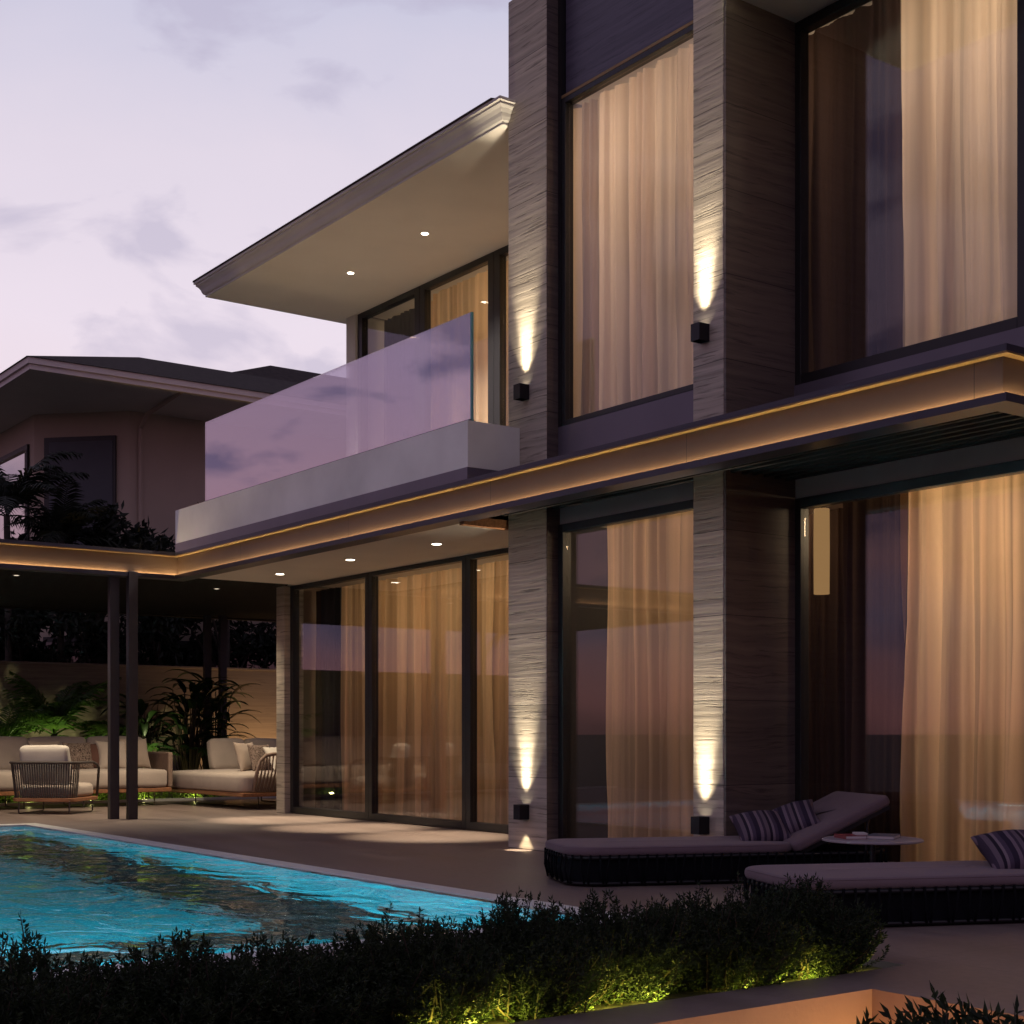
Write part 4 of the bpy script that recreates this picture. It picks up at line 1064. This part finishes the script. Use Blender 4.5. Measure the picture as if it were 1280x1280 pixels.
def palm(name, label, loc, trunk_h, nf, length, mat, seed, elev=(20, 75), ll=.32, lw=.04, group=None, droop=1.5):
    rnd = random.Random(seed)
    t = thing(name, label, 'palm', loc, rnd.uniform(0, 6.28), group)
    tr = MB(); tr.tube([(0, 0, 0), (.03, .02, trunk_h * .5), (.0, .03, trunk_h)], [.07, .055, .05], 8); tr.build('trunk', M['trunk'], t, smooth=True)
    for i in range(nf):
        mb = MB(); az = 2 * pi * i / nf * 1.618 + rnd.uniform(-.3, .3)
        frond(mb, (0, .03, trunk_h - .02), az, R(rnd.uniform(*elev)), length * rnd.uniform(.75, 1.1), droop * rnd.uniform(.7, 1.2), 26, ll, lw, seed * 50 + i)
        mb.build('frond', mat, t)
    return t
palm('garden_palm', 'lit feathery palm behind the white cushioned armchair', (-21.15, 7.10, -.01), 1.0, 15, 1.3, M['palm'], 1, (25, 82), .34, .045, None, 1.25)
palm('garden_palm', 'feathery palm at the left behind the sofa', (-21.2, 6.35, -.01), .8, 12, 1.15, M['palm'], 2, (25, 80), .32, .04, None, 1.25)
palm('garden_palm', 'low feathery palm right of the lit one, behind the sofa cushions', (-20.9, 7.75, -.01), .62, 11, .95, M['palm'], 3, (20, 75), .28, .04, None, 1.3)
def broad_plant(label, loc, n, h, seed, ll=.6, lw=.17):
    rnd = random.Random(seed); t = thing('broadleaf_plant', label, 'plant', loc, rnd.uniform(0, 6))
    st_, lf = MB(), MB()
    for i in range(n):
        az = rnd.uniform(0, 2 * pi); hh = h * rnd.uniform(.35, 1); out_ = rnd.uniform(.06, .34)
        tip = Vector((cos(az) * out_, sin(az) * out_, hh)); b = Vector((cos(az) * .05, sin(az) * .05, 0))
        st_.tube([b, b.lerp(tip, .5) + Vector((0, 0, .05)), tip], [.012, .010, .006], 5, cap=False)
        d0 = Vector((cos(az), sin(az), rnd.uniform(.3, 1.4))).normalized(); l = ll * rnd.uniform(.7, 1.15); w_ = lw * rnd.uniform(.7, 1.1)
        side = Vector((-sin(az), cos(az), 0)); q = tip.copy(); rows = []
        m_ = 8; el = math.asin(d0.z)
        for k in range(m_ + 1):
            u = k / m_; ww = w_ * (sin(pi * (.06 + .94 * u) ** .8) ** .8 if u < 1 else .02) * .5
            up_ = Vector((-cos(az) * sin(el), -sin(az) * sin(el), cos(el)))
            rows.append((q - side * ww + up_ * ww * .35, q.copy(), q + side * ww + up_ * ww * .35))
            q = q + (Vector((cos(az), sin(az), 0)) * cos(el) + Vector((0, 0, sin(el)))) * (l / m_); el -= rnd.uniform(.10, .24)
        b0 = len(lf.v)
        for r_ in rows: lf.v += [tuple(x) for x in r_]
        for k in range(m_):
            for j in range(2): lf.f.append((b0 + k * 3 + j, b0 + k * 3 + j + 1, b0 + k * 3 + j + 4, b0 + k * 3 + j + 3))
    st_.build('stem', M['twig'], t, smooth=True); lf.build('foliage', M['broad'], t, smooth=True)
    return t
broad_plant('tall dark broad leaved plant between the sofa and the daybed', (-20.85, 9.1, -.01), 75, 1.7, 11, .62, .13)
broad_plant('broad leaved plant right behind the front posts', (-21.05, 8.45, -.01), 60, 1.5, 12, .55, .13)
broad_plant('broad leaved plant leaning towards the daybed in front of the tan wall', (-21.0, 9.55, -.01), 44, 1.85, 13, .6, .13)
# low lit ground cover under the sofas
rnd = random.Random(9); gc = MB()
for i in range(5200):
    p = Vector((rnd.uniform(-20.85, -20.36), rnd.uniform(4.0, 11.0), rnd.uniform(.0, .17)))
    leaf_quad(gc, p, (rv(rnd) + Vector((0, 0, .5))).normalized(), rv(rnd), rnd.uniform(.03, .06), rnd.uniform(.018, .03))
tag(gc.build('ground_cover', M['cover']), 'low yellow green ground cover under the sofas', 'ground cover', kind='stuff')
for y, e in ((4.6, 3), (5.6, 3.5), (6.5, 5), (7.4, 4), (8.2, 5), (9.0, 5)):
    lamp('garden_lamp', 'POINT', (-20.40, y, .03), e * .7, (.95, .85, .30), shadow_soft_size=.03)
for x, y, e in ((-20.7, 6.1, 9), (-20.55, 7.3, 6), (-20.6, 8.45, 6)):
    lamp('garden_spike', 'SPOT', (x + .1, y, .25), e * 8, (.95, 1, .45), spot_size=R(95), spot_blend=.8, shadow_soft_size=.03, aim=(x - .6, y, 1.0))
lamp('wall_wash', 'SPOT', (-21.5, 10.3, .08), 75, (1, .60, .25), spot_size=R(120), spot_blend=.8, shadow_soft_size=.05, aim=(-22, 10.4, 1.2))
lamp('wall_wash', 'SPOT', (-21.5, 11.3, .08), 75, (1, .60, .25), spot_size=R(120), spot_blend=.8, shadow_soft_size=.05, aim=(-22, 11.4, 1.2))

# trees beyond the wall
def tree(label, loc, h, cr, seed, nl=2600, ls=.20, low=.25):
    rnd = random.Random(seed); t = thing('garden_tree', label, 'tree', loc, 0, 'dark trees beyond the garden wall')
    tr, lf = MB(), MB(); tr.tube([(0, 0, 0), (.05, .03, h * .4), (0, .08, h * .75)], [.10, .07, .035], 8)
    cl_ = []
    for i in range(16):
        a = rnd.uniform(0, 6.28); rr2 = cr * rnd.random() ** .6; z = h * rnd.uniform(low, .97)
        rr2 *= .55 + .55 * sin(pi * min(1, max(0, (z / h - low) / (1 - low))))
        c = Vector((cos(a) * rr2, sin(a) * rr2, z)); cl_.append((c, rnd.uniform(.25, .5) * cr))
        tr.tube([(0, .03, z * .6), c * .6 + Vector((0, 0, z * .33)), c], [.03, .018, .006], 5, cap=False)
    for i in range(nl):
        c, r_ = rnd.choice(cl_); p = c + rv(rnd) * r_ * rnd.random() ** .4
        leaf_quad(lf, p, (rv(rnd) + Vector((0, 0, -.3))).normalized(), rv(rnd), ls * rnd.uniform(.6, 1.3), ls * rnd.uniform(.25, .45))
    tr.build('trunk', M['trunk'], t, smooth=True); lf.build('crown', M['tree'], t)
tree('dark bushy tree below the shuttered window of the neighbour', (-23.3, 8.5, -.03), 4.75, 1.0, 1, 4200)
tree('dark bushy tree against the tan wall left of the balcony', (-23.3, 9.6, -.03), 5.0, 1.0, 2, 4200)
tree('dark tree just left of the balcony parapet end', (-23.5, 10.9, -.03), 5.0, 1.0, 3, 4200)
tree('dark tree at the left behind the tall palm', (-23.8, 7.5, -.03), 4.2, .95, 4, 4200)
tree('dark low tree showing under the pergola roof at the far left', (-23.6, 6.2, -.03), 3.9, .9, 5)
tree('dark tree behind the house corner above the tan wall', (-23.5, 12.6, -.03), 4.3, .95, 6)
palm('tall_palm', 'tall dark palm against the bright window at the left edge', (-22.9, 6.95, -.03), 4.45, 15, 1.6, M['tree'], 21, (15, 80), .42, .06)
palm('tall_palm', 'dark spiky palm beside the shuttered window', (-22.8, 7.75, -.03), 4.1, 13, 1.2, M['tree'], 22, (15, 80), .36, .05)

palm('tall_palm', 'tall palm whose feathery crown is mirrored in the balcony glass', (-20.9, 2.3, -.03), 4.3, 14, 1.7, M['tree'], 23, (10, 80), .45, .06)
palm('tall_palm', 'palm by the pergola mirrored in the sliding doors', (-20.9, .6, -.03), 3.0, 13, 1.6, M['tree'], 24, (10, 80), .45, .06)

# ------------------------------------------------------------------ render settings
scene.render.engine = 'CYCLES'
scene.view_settings.view_transform = 'Standard'; scene.view_settings.look = 'None'
scene.view_settings.exposure = 0; scene.view_settings.gamma = 1
cy = scene.cycles
cy.max_bounces = 10; cy.diffuse_bounces = 4; cy.glossy_bounces = 5; cy.transmission_bounces = 8; cy.transparent_max_bounces = 16
cy.caustics_reflective = False; cy.caustics_refractive = False
cy.sample_clamp_indirect = 4; cy.sample_clamp_direct = 0
cy.use_denoising = True
try: cy.denoiser = 'OPENIMAGEDENOISE'
except Exception: pass
